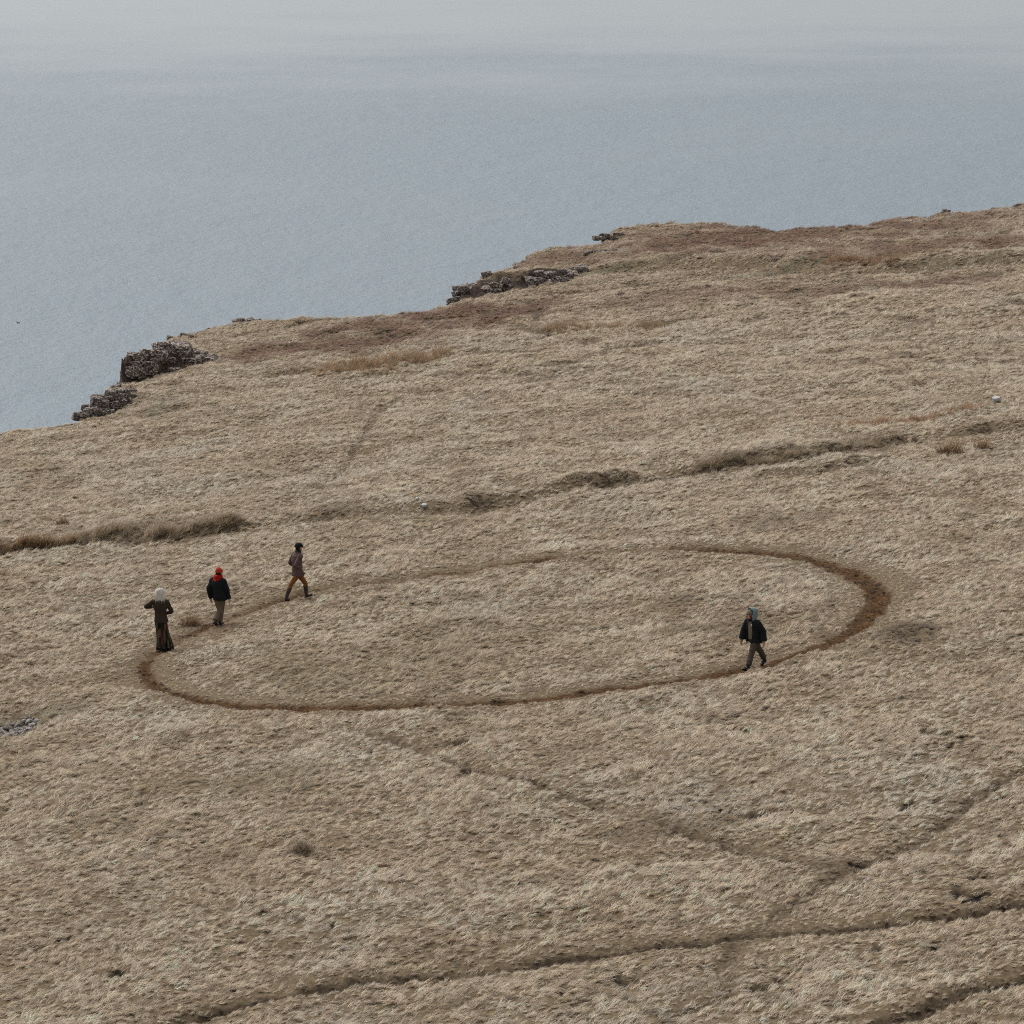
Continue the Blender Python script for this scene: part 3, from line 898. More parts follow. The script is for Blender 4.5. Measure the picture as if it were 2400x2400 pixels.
outcrop(SCARP_C[1:], [0.35, 0.6, 0.55, 0.4], 'low grey rock slabs stepping along the mid cliff edge', 20, 3.0, 0.28, 0.6, 7, [(890, 535, .35), (918, 523, .35), (945, 508, .35), (965, 497, .3), (985, 485, .3), (935, 540, .4), (955, 528, .35), (875, 550, .35), (975, 510, .25)])
outcrop(SCARP_D[1:], [0.95, 0.85, 0.6, 0.2], 'rounded dark boulder cluster standing in the slope above the slabs', 18, 0.9, 0.3, 0.6, 9, [(1015, 520, .35), (1060, 515, .3), (1085, 508, .3)])
outcrop(SCARP_E[1:], [0.35, 0.45, 0.2], 'small rock knuckle on the skyline below the green knoll', 9, 0.7, 0.15, 0.27, 12)
outcrop([(1110, 485), (1125, 482), (1150, 478), (1172, 477)], [0.25, 0.2, 0.25, 0.15], 'scatter of little rocks in the grass above the boulder cluster', 9, 0.6, 0.15, 0.26, 14)
outcrop([(1778, 402), (1788, 401), (1798, 400)], [0.04, 0.1, 0.04], 'small dark rock perched on the skyline at the far right', 4, 0.3, 0.13, 0.2, 16)
outcrop([(338, 690), (362, 685), (388, 680)], [0.3, 0.28, 0.15], 'thin dark overhang of rock right of the tall outcrop', 8, 0.5, 0.18, 0.3, 18)
outcrop([(438, 612), (470, 608), (500, 606)], [0.1, 0.12, 0.1], 'flat dark rock lip on the skyline right of the tall outcrop', 6, 0.3, 0.15, 0.26, 19)

# stone heap in the hollow at the left edge
random.seed(21)
org = Vector((HOLLOW[0], HOLLOW[1], Hz(HOLLOW[0], HOLLOW[1])))
heap = empty('stone_heap', org)
tag(heap, 'heap of pale grey stones lying in a hollow at the left edge', 'stones')
for k in range(95):
    a, r = random.uniform(0, 6.283), math.sqrt(random.random())
    x, y = org.x + 0.1 + r * math.cos(a) * 0.5, org.y + r * math.sin(a) * 1.15
    s = random.uniform(0.025, 0.085)
    put_rock(heap, org, (x, y, Hz(x, y) + s * 0.5), (s * 1.2, s, s * 0.8), random.uniform(0, 6), STONES_P, 'stone', 0.5)

def lone(px, py, s, label, meshes, name='stone'):
    p = unproject([(px, py)])[0]
    me = meshes[int(px) % len(meshes)]
    o = link(name, me, None, None, (p[0], p[1], Hz(p[0], p[1]) + s[2] * 0.75))
    o.scale = s
    o.rotation_euler = (0.1, -0.15, 0.4)
    tag(o, label, 'stone')
lone(2335, 947, (0.17, 0.14, 0.13), 'single white boulder in the grass near the right edge', STONES_W, 'boulder')
lone(978, 1177, (0.09, 0.08, 0.07), 'left and higher of two small white stones on the dyke', STONES_W)
lone(995, 1189, (0.11, 0.09, 0.09), 'right and lower of two small white stones on the dyke', STONES_W)

# ------------------------------------------------------------------ people
UP = Vector((0, 0, 1))
V3 = lambda *a: Vector(a)

def add_rings(bm, rings, cap=True):
    vr = [[bm.verts.new(p) for p in r] for r in rings]
    n = len(vr[0])
    for a, b in zip(vr[:-1], vr[1:]):
        for i in range(n):
            bm.faces.new((a[i], a[(i + 1) % n], b[(i + 1) % n], b[i]))
    if cap:
        bm.faces.new(list(reversed(vr[0])))
        bm.faces.new(vr[-1])

def ell(c, ax, ay, n=16):
    return [c + ax * math.cos(2 * math.pi * i / n) + ay * math.sin(2 * math.pi * i / n) for i in range(n)]

def tube(bm, pts, rad, n=12, sub=4, flat=None, cap=True):
    """limb through pts with radii rad (number or (a, b)); smooth curve between the joints"""
    rad = [(r, r) if not isinstance(r, tuple) else r for r in rad]
    q = smooth_line([tuple(p) + r for p, r in zip(pts, rad)], sub)
    P = [Vector(v[:3]) for v in q]
    T = []
    for i in range(len(P)):
        T.append((P[min(i + 1, len(P) - 1)] - P[max(i - 1, 0)]).normalized())
    ref = Vector(flat) if flat is not None else (V3(1, 0, 0) if abs(T[0].x) < 0.8 else V3(0, 1, 0))
    rings = []
    for p, t, v in zip(P, T, q):
        a = (ref - t * ref.dot(t)).normalized()
        ref = a
        b = t.cross(a)
        rings.append(ell(p, a * max(v[3], 0.001), b * max(v[4], 0.001), n))
    add_rings(bm, rings, cap)

def ball(bm, c, r, rot=None):
    m = Matrix.Translation(c)
    if rot is not None: m = m @ rot
    m = m @ Matrix.Diagonal((*r, 1)) if isinstance(r, tuple) else m @ Matrix.Scale(r, 4)
    bmesh.ops.create_icosphere(bm, subdivisions=2, radius=1.0, matrix=m)

def fuse(name, bm, voxel=0.010, smooth=4):
    """one continuous surface from overlapping volumes"""
    bmesh.ops.recalc_face_normals(bm, faces=bm.faces)
    me = bpy.data.meshes.new(name + '_raw')
    bm.to_mesh(me); bm.free()
    o = bpy.data.objects.new(name + '_raw', me)
    col.objects.link(o)
    r = o.modifiers.new('r', 'REMESH')
    r.mode = 'VOXEL'; r.voxel_size = voxel; r.use_smooth_shade = True
    if smooth:
        s = o.modifiers.new('s', 'SMOOTH'); s.factor = 0.5; s.iterations = smooth
    dg = bpy.context.evaluated_depsgraph_get()
    out = bpy.data.meshes.new_from_object(o.evaluated_get(dg))
    out.name = name
    bpy.data.objects.remove(o)
    bpy.data.meshes.remove(me)
    return out

def plain(name, bm, smooth=True):
    bmesh.ops.recalc_face_normals(bm, faces=bm.faces)
    me = bpy.data.meshes.new(name)
    bm.to_mesh(me); bm.free()
    if smooth:
        me.polygons.foreach_set('use_smooth', np.ones(len(me.polygons), bool))
    return me

SKIN = noise_mat('skin', (0.46, 0.27, 0.20), (0.56, 0.34, 0.26), 40, 0.55)
M_EYE = noise_mat('eye', (0.02, 0.015, 0.012), (0.05, 0.035, 0.03), 60, 0.2)
M_LIP = noise_mat('lips', (0.30, 0.11, 0.09), (0.36, 0.14, 0.12), 60, 0.5)

def torso_rings(J, prof, n=20):
    """prof: (t 0..1 from pelvis to neck, half width, half depth, forward shift)"""
    P, Cc, N = J['pelvis'], J['chest'], J['neck']
    out = []
    for t, w, d, fs in prof:
        c = P.lerp(Cc, t / 0.65) if t < 0.65 else Cc.lerp(N, (t - 0.65) / 0.35)
        lat = J['hipr'].lerp(J['shr'], min(1, t / 0.65)).normalized()
        fw = V3(-lat.y, lat.x, 0).normalized()
        out.append(ell(c + fw * fs, lat * w, fw * d, n))
    return out

def hand(bm, wrist, d, palm, thumb_side, curl=0.5):
    """palm, four unequal bent fingers and a thumb leaving the side of the palm"""
    d = d.normalized()
    palm = (palm - d * palm.dot(d)).normalized()
    s = d.cross(palm).normalized() * thumb_side
    k = wrist + d * 0.09
    tube(bm, [wrist - d * 0.03, wrist + d * 0.02, wrist + d * 0.06, k], [(0.026, 0.019), (0.034, 0.015), (0.042, 0.016), (0.040, 0.013)], 12, 2, flat=s)
    for i, L in enumerate((0.072, 0.080, 0.074, 0.058)):
        off = s * (0.031 - 0.0205 * i)
        b = k + off - d * 0.012
        p1 = b + d * L * 0.45 + palm * L * 0.10 * curl
        p2 = p1 + d * L * 0.32 + palm * L * 0.30 * curl
        p3 = p2 + d * L * 0.20 + palm * L * 0.38 * curl
        tube(bm, [b, p1, p2, p3], [0.0095, 0.009, 0.0082, 0.0062], 8, 2)
    t0 = wrist + d * 0.02 + s * 0.028
    t1 = t0 + d * 0.03 + s * 0.028 + palm * 0.008
    t2 = t1 + d * 0.032 + s * 0.006 + palm * 0.010
    tube(bm, [t0, t1, t2], [0.013, 0.011, 0.008], 8, 2)

def head(bm, c, f, up=UP):
    f = (f - up * f.dot(up)).normalized()
    l = up.cross(f).normalized()
    prof = [(-0.118, .030, .032, .048), (-0.100, .046, .055, .035), (-0.065, .060, .080, .018), (-0.02, .071, .093, .004), (0.03, .075, .097, -.002),
            (0.07, .068, .088, -.006), (0.098, .048, .064, -.010), (0.113, .022, .030, -.012)]
    add_rings(bm, [ell(c + up * z + f * fs, l * w, f * d, 16) for z, w, d, fs in prof])
    tube(bm, [c + f * .088 + up * .012, c + f * .108 - up * .020, c + f * .116 - up * .036, c + f * .094 - up * .046], [.009, .012, .015, .010], 8, 2)
    for s in (-1, 1):
        ball(bm, c + l * s * .075 - f * .008 - up * .012, (.010, .022, .030), Matrix.Rotation(math.atan2(f.y, f.x) - math.pi / 2, 4, 'Z'))
        ball(bm, c + f * .085 + l * s * .034 + up * .026, (.020, .012, .008), Matrix.Rotation(math.atan2(f.y, f.x) - math.pi / 2, 4, 'Z'))
    return l

def face_parts(par, c, f, up=UP):
    f = (f - up * f.dot(up)).normalized()
    l = up.cross(f).normalized()
    for s in (-1, 1):
        bm = bmesh.new(); ball(bm, c + f * .086 + l * s * .033 + up * .004, .011)
        link('eye', plain('eye', bm), M_EYE, par)
    bm = bmesh.new()
    tube(bm, [c + f * .084 + l * .026 - up * .066, c + f * .097 - up * .066, c + f * .084 - l * .026 - up * .066], [.005, .008, .005], 8, 3)
    link('mouth', plain('mouth', bm), M_LIP, par)

def foot(bm, ank, toe, r=0.05, heel=0.07, lift=0.0):
    """boot or shoe round ankle -> toe"""
    d = (toe - ank); d.z = 0
    d.normalize()
    ax = (toe - (ank - V3(0, 0, 0.075)))
    h = ank - V3(0, 0, 0.055) - d * heel * 0.7
    side = V3(-d.y, d.x, 0)
    tube(bm, [h, ank - V3(0, 0, 0.045) + d * 0.02, ank.lerp(toe, 0.6) - V3(0, 0, 0.012), toe - d * 0.015, toe + d * 0.01], [(r * .75, .036), (r * .85, .048), (r * 1.0, .040), (r * .8, .028), (r * .35, .016)], 14, 4, flat=side)

def figure(label, px, py, J, rscale=1.0):
    p = unproject([(px, py)])[0]
    z = Hz(p[0], p[1])
    par = empty('person', (p[0], p[1], z))
    tag(par, label, 'person', 'walkers on the trodden circle')
    f = Vector((*J['f'], 0)).normalized()
    J['hipr'] = J.get('hipr', V3(f.y, -f.x, 0))
    J['shr'] = J.get('shr', J['hipr'])
    for k in ('ankR', 'ankL', 'toeR', 'toeL'):
        J[k] = J[k] + UP * (0.1 * J[k].x - 0.01 * J[k].y)
    s, hp = J['shr'].normalized(), J['hipr'].normalized()
    J['shR'] = J.get('shR', J['chest'].lerp(J['neck'], 0.55) + s * 0.185)
    J['shL'] = J.get('shL', J['chest'].lerp(J['neck'], 0.55) - s * 0.185)
    J['hipR'], J['hipL'] = J['pelvis'] + hp * 0.09 - UP * 0.03, J['pelvis'] - hp * 0.09 - UP * 0.03
    # one continuous body
    bm = bmesh.new()
    add_rings(bm, torso_rings(J, [(-0.12, .11, .085, 0), (0.0, .155, .105, 0), (0.25, .13, .09, 0), (0.6, .15, .105, .0), (0.8, .155, .095, -.005), (0.93, .09, .07, -.01), (1.0, .055, .055, 0)]))
    tube(bm, [J['neck'] - UP * 0.06, J['neck'], J['head'] - UP * 0.06], [.065, .056, .054], 12, 3)
    head(bm, J['head'], J['look'])
    for sd in 'RL':
        tube(bm, [J['sh' + sd], J['sh' + sd].lerp(J['el' + sd], .5), J['el' + sd], J['el' + sd].lerp(J['wr' + sd], .4), J['wr' + sd]], [.052, .046, .038, .037, .026], 12, 3)
        hd = J.get('hand' + sd, (J['wr' + sd] - J['el' + sd]).normalized())
        hand(bm, J['wr' + sd], hd, J.get('palm' + sd, -s if sd == 'R' else s), 1 if sd == 'R' else -1, J.get('curl', 0.6))
        tube(bm, [J['hip' + sd], J['hip' + sd].lerp(J['kn' + sd], .5), J['kn' + sd], J['kn' + sd].lerp(J['ank' + sd], .35), J['ank' + sd]], [.085, .072, .052, .052, .034], 14, 4)
        foot(bm, J['ank' + sd], J['toe' + sd], 0.042)
    link('body', fuse('body', bm, 0.0065, 3), SKIN, par)
    face_parts(par, J['head'], J['look'])
    return par

def sleeves(bm, J, r0, r1, r2, r3, ext=0.0):
    for sd in 'RL':
        a, e, w = J['sh' + sd], J['el' + sd], J['wr' + sd]
        w2 = w + (w - e).normalized() * ext
        tube(bm, [a.lerp(J['chest'], .25) + UP * .02, a, a.lerp(e, .5), e, e.lerp(w2, .5), w2], [r0 * .9, r0, r1, r1 * .95, r2, r3], 14, 4)

def trousers(par, J, mat, r, bottom, name='trousers', flare=1.0):
    bm = bmesh.new()
    add_rings(bm, torso_rings(J, [(-0.14, .10 * r, .09 * r, 0), (-0.04, .165 * r, .118 * r, 0), (0.12, .165 * r, .115 * r, 0), (0.28, .145 * r, .10 * r, 0)]))
    for sd in 'RL':
        b = J['kn' + sd].lerp(J['ank' + sd], bottom)
        tube(bm, [J['hip' + sd], J['hip' + sd].lerp(J['kn' + sd], .5), J['kn' + sd], J['kn' + sd].lerp(b, .5), b], [.103 * r, .092 * r, .072 * r, .070 * r * flare, .068 * r * flare], 16, 4)
    # loose creases
    for v in bm.verts:
        v.co += Vector((math.sin(v.co.z * 47 + v.co.x * 20), math.cos(v.co.z * 39 + v.co.y * 25), 0)) * 0.004
    link(name, fuse(name, bm, 0.010, 3), mat, par)

def boots(par, J, mat, top, r, name='boot', sole=None, cuff=None):
    for sd in 'RL':
        bm = bmesh.new()
        a, t, k = J['ank' + sd], J['toe' + sd], J['kn' + sd]
        tp = a.lerp(k, top)
        tube(bm, [tp, tp.lerp(a, .4), a + (k - a).normalized() * 0.04, a - UP * .03], [r * 1.1, r * 1.02, r * .82, r * .8], 14, 4)
        foot(bm, a, t, 0.055)
        o = link(name, fuse(name, bm, 0.008, 3), mat, par)
        if sole:
            bm = bmesh.new()
            d = (t - a); d.z = 0; d.normalize()
            h = a - UP * .082 - d * .06
            e = t - UP * .03
            tube(bm, [h, h.lerp(e, .5), e], [(.042, .012), (.046, .011), (.036, .012)], 12, 3, flat=V3(-d.y, d.x, 0))
            link('sole', plain('sole', bm), sole, o)
        if cuff:
            bm = bmesh.new()
            tube(bm, [tp, tp + (k - a).normalized() * 0.035], [r * .95, r * .95], 14, 2)
            link('sock', plain('sock', bm), cuff, par)

def shell_cap(par, name, c, f, w, d, z0, z1, mat, tilt=0.0, back=0.0, brim=0.0, puff=0.0, zback=0.0):
    """knitted cap: dome from the band at z0 to the crown at z1 (over head centre c)"""
    f = f.normalized(); l = UP.cross(f).normalized()
    bm = bmesh.new()
    rows = []
    for k in range(9):
        t = k / 8
        rr = math.cos(t * math.pi / 2) ** 0.55 if t < 1 else 0.06
        rr *= 1 + puff * math.sin(t * math.pi)
        ring = ell(c + UP * (z0 + (z1 - z0) * t) - f * (0.008 + back * t), l * w * rr, f * d * rr, 22)
        for i, p in enumerate(ring):
            q = (p - c).dot(f)
            p += UP * (tilt * q * (1 - t)) - UP * (zback * max(0, -q / d) * (1 - t))
        rows.append(ring)
    add_rings(bm, rows)
    o = link(name, plain(name, bm), mat, par)
    if brim:
        bm = bmesh.new()
        r1 = [p + UP * 0.0 for p in rows[0]]
        r0 = [p - UP * brim + (p - c).normalized() * 0.002 for p in rows[0]]
        r2 = [p + (p - c).normalized() * 0.012 + UP * brim * .5 for p in rows[0]]
        r3 = [p + (p - c).normalized() * 0.012 - UP * brim * .6 for p in rows[0]]
        add_rings(bm, [r0, r3, r2, r1], False)
        link('brim', plain('brim', bm), mat, o)
    return o

def strands(bm, roots, n, length, spread, wdt, seed, droop=1.0, out=0.5):
    r = random.Random(seed)
    for k in range(n):
        p, nrm = r.choice(roots)
        p = p.copy()
        dirv = (nrm * out + V3(r.gauss(0, spread), r.gauss(0, spread), r.gauss(0, spread) - droop * .4)).normalized()
        L = length * r.uniform(.5, 1.1)
        side = dirv.cross(V3(r.gauss(0, 1), r.gauss(0, 1), r.gauss(0, 1))).normalized() * wdt
        prev = None
        for s in range(5):
            w = side * (1 - s / 5)
            a, b = bm.verts.new(p + w), bm.verts.new(p - w)
            if prev: bm.faces.new((prev[0], prev[1], b, a))
            prev = (a, b)
            p = p + dirv * L / 4
            dirv = (dirv + V3(r.gauss(0, .35), r.gauss(0, .35), r.gauss(0, .25) - droop * .35)).normalized()

# fabrics
TWEED = noise_mat('brown_tweed', (0.027, 0.019, 0.014), (0.062, 0.042, 0.031), 90, .95, .004)
BLACKWOOL = noise_mat('black_wool', (0.006, 0.007, 0.008), (0.016, 0.018, 0.019), 60, .95, .004)
PLUM = noise_mat('plum_brown_wax_jacket', (0.075, 0.046, 0.042), (0.135, 0.085, 0.076), 35, .75, .006)
OCHRE = noise_mat('ochre_cord', (0.15, 0.060, 0.015), (0.25, 0.108, 0.030), 30, .9, .004)
RUBBER = noise_mat('dark_rubber', (0.040, 0.028, 0.026), (0.075, 0.056, 0.052), 20, .45)
DRAB = noise_mat('drab_brown_cloth', (0.105, 0.078, 0.052), (0.185, 0.14, 0.098), 40, .95, .004, stretch=(1, 1, .4))
GREYBR = noise_mat('olive_grey_cloth', (0.050, 0.040, 0.028), (0.105, 0.085, 0.062), 40, .95, .004)
LEATHER = noise_mat('black_leather', (0.008, 0.009, 0.010), (0.020, 0.022, 0.024), 40, .5)
REDCAP = noise_mat('rust_red_knit', (0.36, 0.038, 0.022), (0.45, 0.058, 0.032), 120, .95, .003, stretch=(1, 1, 3))
REDCLOTH = noise_mat('red_cloth', (0.50, 0.018, 0.012), (0.66, 0.036, 0.022), 25, .8, .004)
BLACKKNIT = noise_mat('black_knit', (0.005, 0.006, 0.006), (0.014, 0.015, 0.015), 120, .95, .003)
OLIVEKNIT = noise_mat('olive_knit', (0.085, 0.075, 0.050), (0.17, 0.15, 0.10), 14, .95, .004, stretch=(.4, .4, 6))
BLUEKNIT = noise_mat('pale_blue_knit', (0.12, 0.175, 0.19), (0.21, 0.285, 0.30), 60, .95, .004)
OATKNIT = noise_mat('oatmeal_knit', (0.14, 0.108, 0.075), (0.24, 0.19, 0.14), 70, .95, .006)
HAIR_GREY = noise_mat('silver_hair', (0.36, 0.32, 0.27), (0.66, 0.61, 0.54), 60, .6, c3=(0.80, 0.76, 0.70), stretch=(2, 2, .4))
HAIR_DARK = noise_mat('dark_hair', (0.010, 0.007, 0.006), (0.030, 0.020, 0.015), 60, .5)
HAIR_RED = noise_mat('auburn_hair', (0.10, 0.032, 0.014), (0.20, 0.065, 0.028), 60, .5)
SOCK = noise_mat('pale_sock', (0.42, 0.33, 0.26), (0.52, 0.42, 0.34), 60, .95)
BADGE = noise_mat('badge_white', (0.7, 0.7, 0.68), (0.8, 0.8, 0.78), 40, .4)

def mat_patchwork():
    m, nt, b = new_mat('patchwork_skirt')
    tc = nd(nt, 'ShaderNodeTexCoord')
    sep = nd(nt, 'ShaderNodeSeparateXYZ')
    nt.links.new(tc.outputs['Object'], sep.inputs[0])
    at = nd(nt, 'ShaderNodeMath', operation='ARCTAN2')
    nt.links.new(sep.outputs['Y'], at.inputs[0]); nt.links.new(sep.outputs['X'], at.inputs[1])
    cx = nd(nt, 'ShaderNodeCombineXYZ')
    mu = nd(nt, 'ShaderNodeMath', operation='MULTIPLY'); mu.inputs[1].default_value = 2.6
    mz = nd(nt, 'ShaderNodeMath', operation='MULTIPLY'); mz.inputs[1].default_value = 2.8
    nt.links.new(at.outputs[0], mu.inputs[0]); nt.links.new(sep.outputs['Z'], mz.inputs[0])
    nt.links.new(mu.outputs[0], cx.inputs[0]); nt.links.new(mz.outputs[0], cx.inputs[2])
    vo = nd(nt, 'ShaderNodeTexVoronoi', Scale=1.6, Randomness=0.6)
    vo.distance = 'CHEBYCHEV'
    nt.links.new(cx.outputs[0], vo.inputs['Vector'])
    sc = nd(nt, 'ShaderNodeSeparateColor')
    nt.links.new(vo.outputs['Color'], sc.inputs[0])
    r = ramp(nt, [(0.0, (0.012, 0.010, 0.008)), (0.22, (0.055, 0.030, 0.018)), (0.42, (0.085, 0.105, 0.060)), (0.58, (0.020, 0.024, 0.018)), (0.74, (0.15, 0.040, 0.028)), (0.9, (0.14, 0.085, 0.045))])
    r.color_ramp.interpolation = 'CONSTANT'
    nt.links.new(sc.outputs[0], r.inputs[0])
    n = nd(nt, 'ShaderNodeTexNoise', Scale=35, Detail=4)
    nt.links.new(tc.outputs['Object'], n.inputs['Vector'])
    rr = ramp(nt, [(0.35, (0.45, 0.45, 0.45)), (0.65, (1.25, 1.2, 1.1))])
    nt.links.new(n.outputs['Fac'], rr.inputs[0])
    mul = nd(nt, 'ShaderNodeMix', data_type='RGBA', blend_type='MULTIPLY')
    mul.inputs[0].default_value = 1
    nt.links.new(r.outputs[0], mul.inputs[6]); nt.links.new(rr.outputs[0], mul.inputs[7])
    nt.links.new(mul.outputs[2], b.inputs['Base Color'])
    return m
PATCHWORK = mat_patchwork()

# --- the grey-haired woman, seen from behind
def person_grey():
    f = (0.25, 0.97)
    J = dict(f=f, pelvis=V3(-.075, 0, .93), chest=V3(-.10, .02, 1.24), neck=V3(-.10, .03, 1.50), head=V3(-.10, .05, 1.635), look=V3(0.2, 1, -.1),
             elL=V3(-.50, .10, 1.25), wrL=V3(-.36, .32, 1.20), elR=V3(.215, .03, 1.13), wrR=V3(.02, .20, 1.03),
             shL=V3(-.285, .03, 1.405), shR=V3(.085, .01, 1.40),
             knR=V3(.06, .12, .50), ankR=V3(.06, .10, .085), toeR=V3(.10, .26, .03), knL=V3(-.06, 0.0, .50), ankL=V3(-.05, -.10, .085), toeL=V3(-.01, .06, .03))
    par = figure('person with long silver hair, brown tweed jacket and long patchwork skirt', 385, 1521, J)
    bm = bmesh.new()
    add_rings(bm, torso_rings(J, [(-0.20, .205, .165, 0), (-0.08, .200, .160, 0), (0.15, .175, .135, 0), (0.38, .165, .125, 0), (0.62, .195, .140, 0), (0.82, .200, .130, -.01), (0.94, .12, .09, -.01), (1.0, .078, .075, 0)], 24))
    sleeves(bm, J, .078, .066, .054, .046, 0.0)
    jk = link('jacket', fuse('jacket', bm, .010, 4), TWEED, par)
    bm = bmesh.new()
    add_rings(bm, [ell(J['neck'] + UP * z + V3(0, -.01, 0), V3(r, 0, 0), V3(0, r, 0), 18) for z, r in ((-.05, .092), (.0, .085), (.03, .088), (.0, .098), (-.06, .105))], False)
    link('collar', plain('collar', bm), TWEED, jk)
    # skirt with folds that deepen towards the hem
    def skirt_rings(levels, n=96, k=11, ph=0.0, extra=0.0):
        rows = []
        for z, cx, cy, rx, ry, am in levels:
            rr = []
            for i in range(n):
                a = 2 * math.pi * i / n
                q = 1 + am * (math.sin(k * a + ph + 1.5 * z) + .5 * math.sin((k - 4) * a + 1.3))
                rr.append(V3(cx + (rx + extra) * q * math.cos(a), cy + (ry + extra) * q * math.sin(a), z))
            rows.append(rr)
        return rows
    lv = [(.98, -.08, 0, .165, .13, 0), (.86, -.085, 0, .178, .145, .01), (.70, -.065, 0, .170, .16, .03), (.5, -.035, .0, .175, .18, .06), (.3, .0, .0, .20, .21, .085), (.13, .015, .0, .225, .235, .10)]
    bm = bmesh.new(); add_rings(bm, skirt_rings(lv), False)
    sk = link('skirt', plain('skirt', bm), PATCHWORK, par)
    lv2 = [(.22, .005, 0, .20, .21, .09), (.12, .015, 0, .222, .232, .10), (.055, .018, 0, .23, .24, .11)]
    bm = bmesh.new(); add_rings(bm, skirt_rings(lv2, k=13, ph=.6, extra=-.006), False)
    link('hem_frill', plain('hem_frill', bm), BLACKWOOL, sk)
    boots(par, J, LEATHER, .35, .052)
    # frizzy shoulder-length hair
    bm = bmesh.new()
    c = J['head']
    rows = [(.150, .035, .035), (.135, .085, .085), (.10, .120, .118), (.04, .140, .135), (-.03, .150, .142), (-.10, .155, .140), (-.17, .150, .125), (-.23, .120, .09)]
    rg = [ell(c + UP * z - V3(0, .012, 0), V3(w, 0, 0), V3(0, d, 0), 20) for z, w, d in rows]
    rr = random.Random(4)
    rg = [[p + (p - c).normalized() * rr.uniform(-.008, .012) for p in r] for r in rg]
    # leave the face side flatter
    rg = [[V3(p.x, min(p.y, c.y + .055), p.z) for p in r] for r in rg]
    add_rings(bm, list(reversed(rg)))
    roots = [(p, (p - c).normalized()) for r in rg for p in r]
    strands(bm, roots, 420, .12, .35, .0035, 8, 1.1, .55)
    hr = bmesh.ops
    link('hair', plain('hair', bm), HAIR_GREY, par)
person_grey()

# --- the walker in the red cap
def person_red():
    f = (0.5, 0.86)
    J = dict(f=f, pelvis=V3(.04, .02, .90), chest=V3(-.01, .03, 1.20), neck=V3(.01, .05, 1.44), head=V3(.035, .075, 1.565), look=V3(.75, .66, -.1),
             elL=V3(-.265, .04, 1.09), wrL=V3(-.225, .10, .80), elR=V3(.255, -.06, 1.10), wrR=V3(.315, .0, .80),
             knR=V3(.085, .17, .47), ankR=V3(.025, .10, .085), toeR=V3(.11, .25, .03), knL=V3(.03, .02, .46), ankL=V3(-.085, -.24, .20), toeL=V3(-.04, -.11, .045), curl=.9)
    par = figure('person in black coat with rust red cap and red neck scarf', 512, 1462, J)
    bm = bmesh.new()
    add_rings(bm, torso_rings(J, [(-0.30, .220, .165, 0), (-0.18, .228, .172, 0), (0.1, .215, .165, 0), (0.4, .205, .155, 0), (0.65, .215, .150, 0), (0.84, .200, .128, -.01), (0.95, .12, .09, -.01), (1.0, .08, .075, 0)], 24))
    sleeves(bm, J, .086, .078, .066, .058, 0.0)
    for v in bm.verts:
        v.co += Vector((math.sin(v.co.z * 31 + v.co.y * 17), math.cos(v.co.z * 27 + v.co.x * 21), 0)) * .005
    link('coat', fuse('coat', bm, .010, 3), BLACKWOOL, par)
    trousers(par, J, DRAB, 1.06, .93, flare=1.1)
    boots(par, J, LEATHER, .3, .05)
    c, lk = J['head'], J['look']
    hl = V3(lk.x, lk.y, 0)
    shell_cap(par, 'cap', c, hl, .094, .112, .028, .150, REDCAP, 0.0, .012, .026, .05)
    bm = bmesh.new()
    fv = hl.normalized(); lv = UP.cross(fv)
    rows = [ell(c + UP * z - fv * s, lv * w, fv * d, 18) for z, w, d, s in ((-.085, .058, .05, .045), (-.05, .083, .075, .035), (0, .088, .088, .022), (.035, .088, .092, .014))]
    add_rings(bm, rows)
    strands(bm, [(p, (p - c).normalized()) for r in rows[:2] for p in r if (p - c).dot(fv) < .02], 90, .05, .3, .004, 5, .8, .4)
    link('hair', plain('hair', bm), HAIR_DARK, par)
    # beard shadow at the jaw
    bm = bmesh.new()
    ball(bm, c + fv * .045 - UP * .082, (.045, .045, .035))
    link('beard', plain('beard', bm), HAIR_DARK, par)
    # red cloth: rolled round the neck, falling to a point between the shoulder blades
    bm = bmesh.new()
    N = J['neck']
    bk = V3(-.32, -.95, 0)
    rows = []
    for z, r, pt in ((.055, .082, 0), (.065, .098, 0), (.03, .118, .0), (-.02, .135, .015), (-.06, .152, .03), (-.085, .150, .02)):
        ring = []
        for i in range(28):
            a = 2 * math.pi * i / 28
            dv = V3(math.cos(a), math.sin(a), 0)
            k = max(0, dv.dot(bk)) ** 3
            ring.append(N + dv * (r + k * .012) + UP * (z - k * (pt * 4.0) + .008 * math.sin(5 * a + z * 60)))
        rows.append(ring)
    add_rings(bm, rows, False)
    bmesh.ops.solidify(bm, geom=bm.faces[:], thickness=.008)
    link('scarf', plain('scarf', bm), REDCLOTH, par)
person_red()

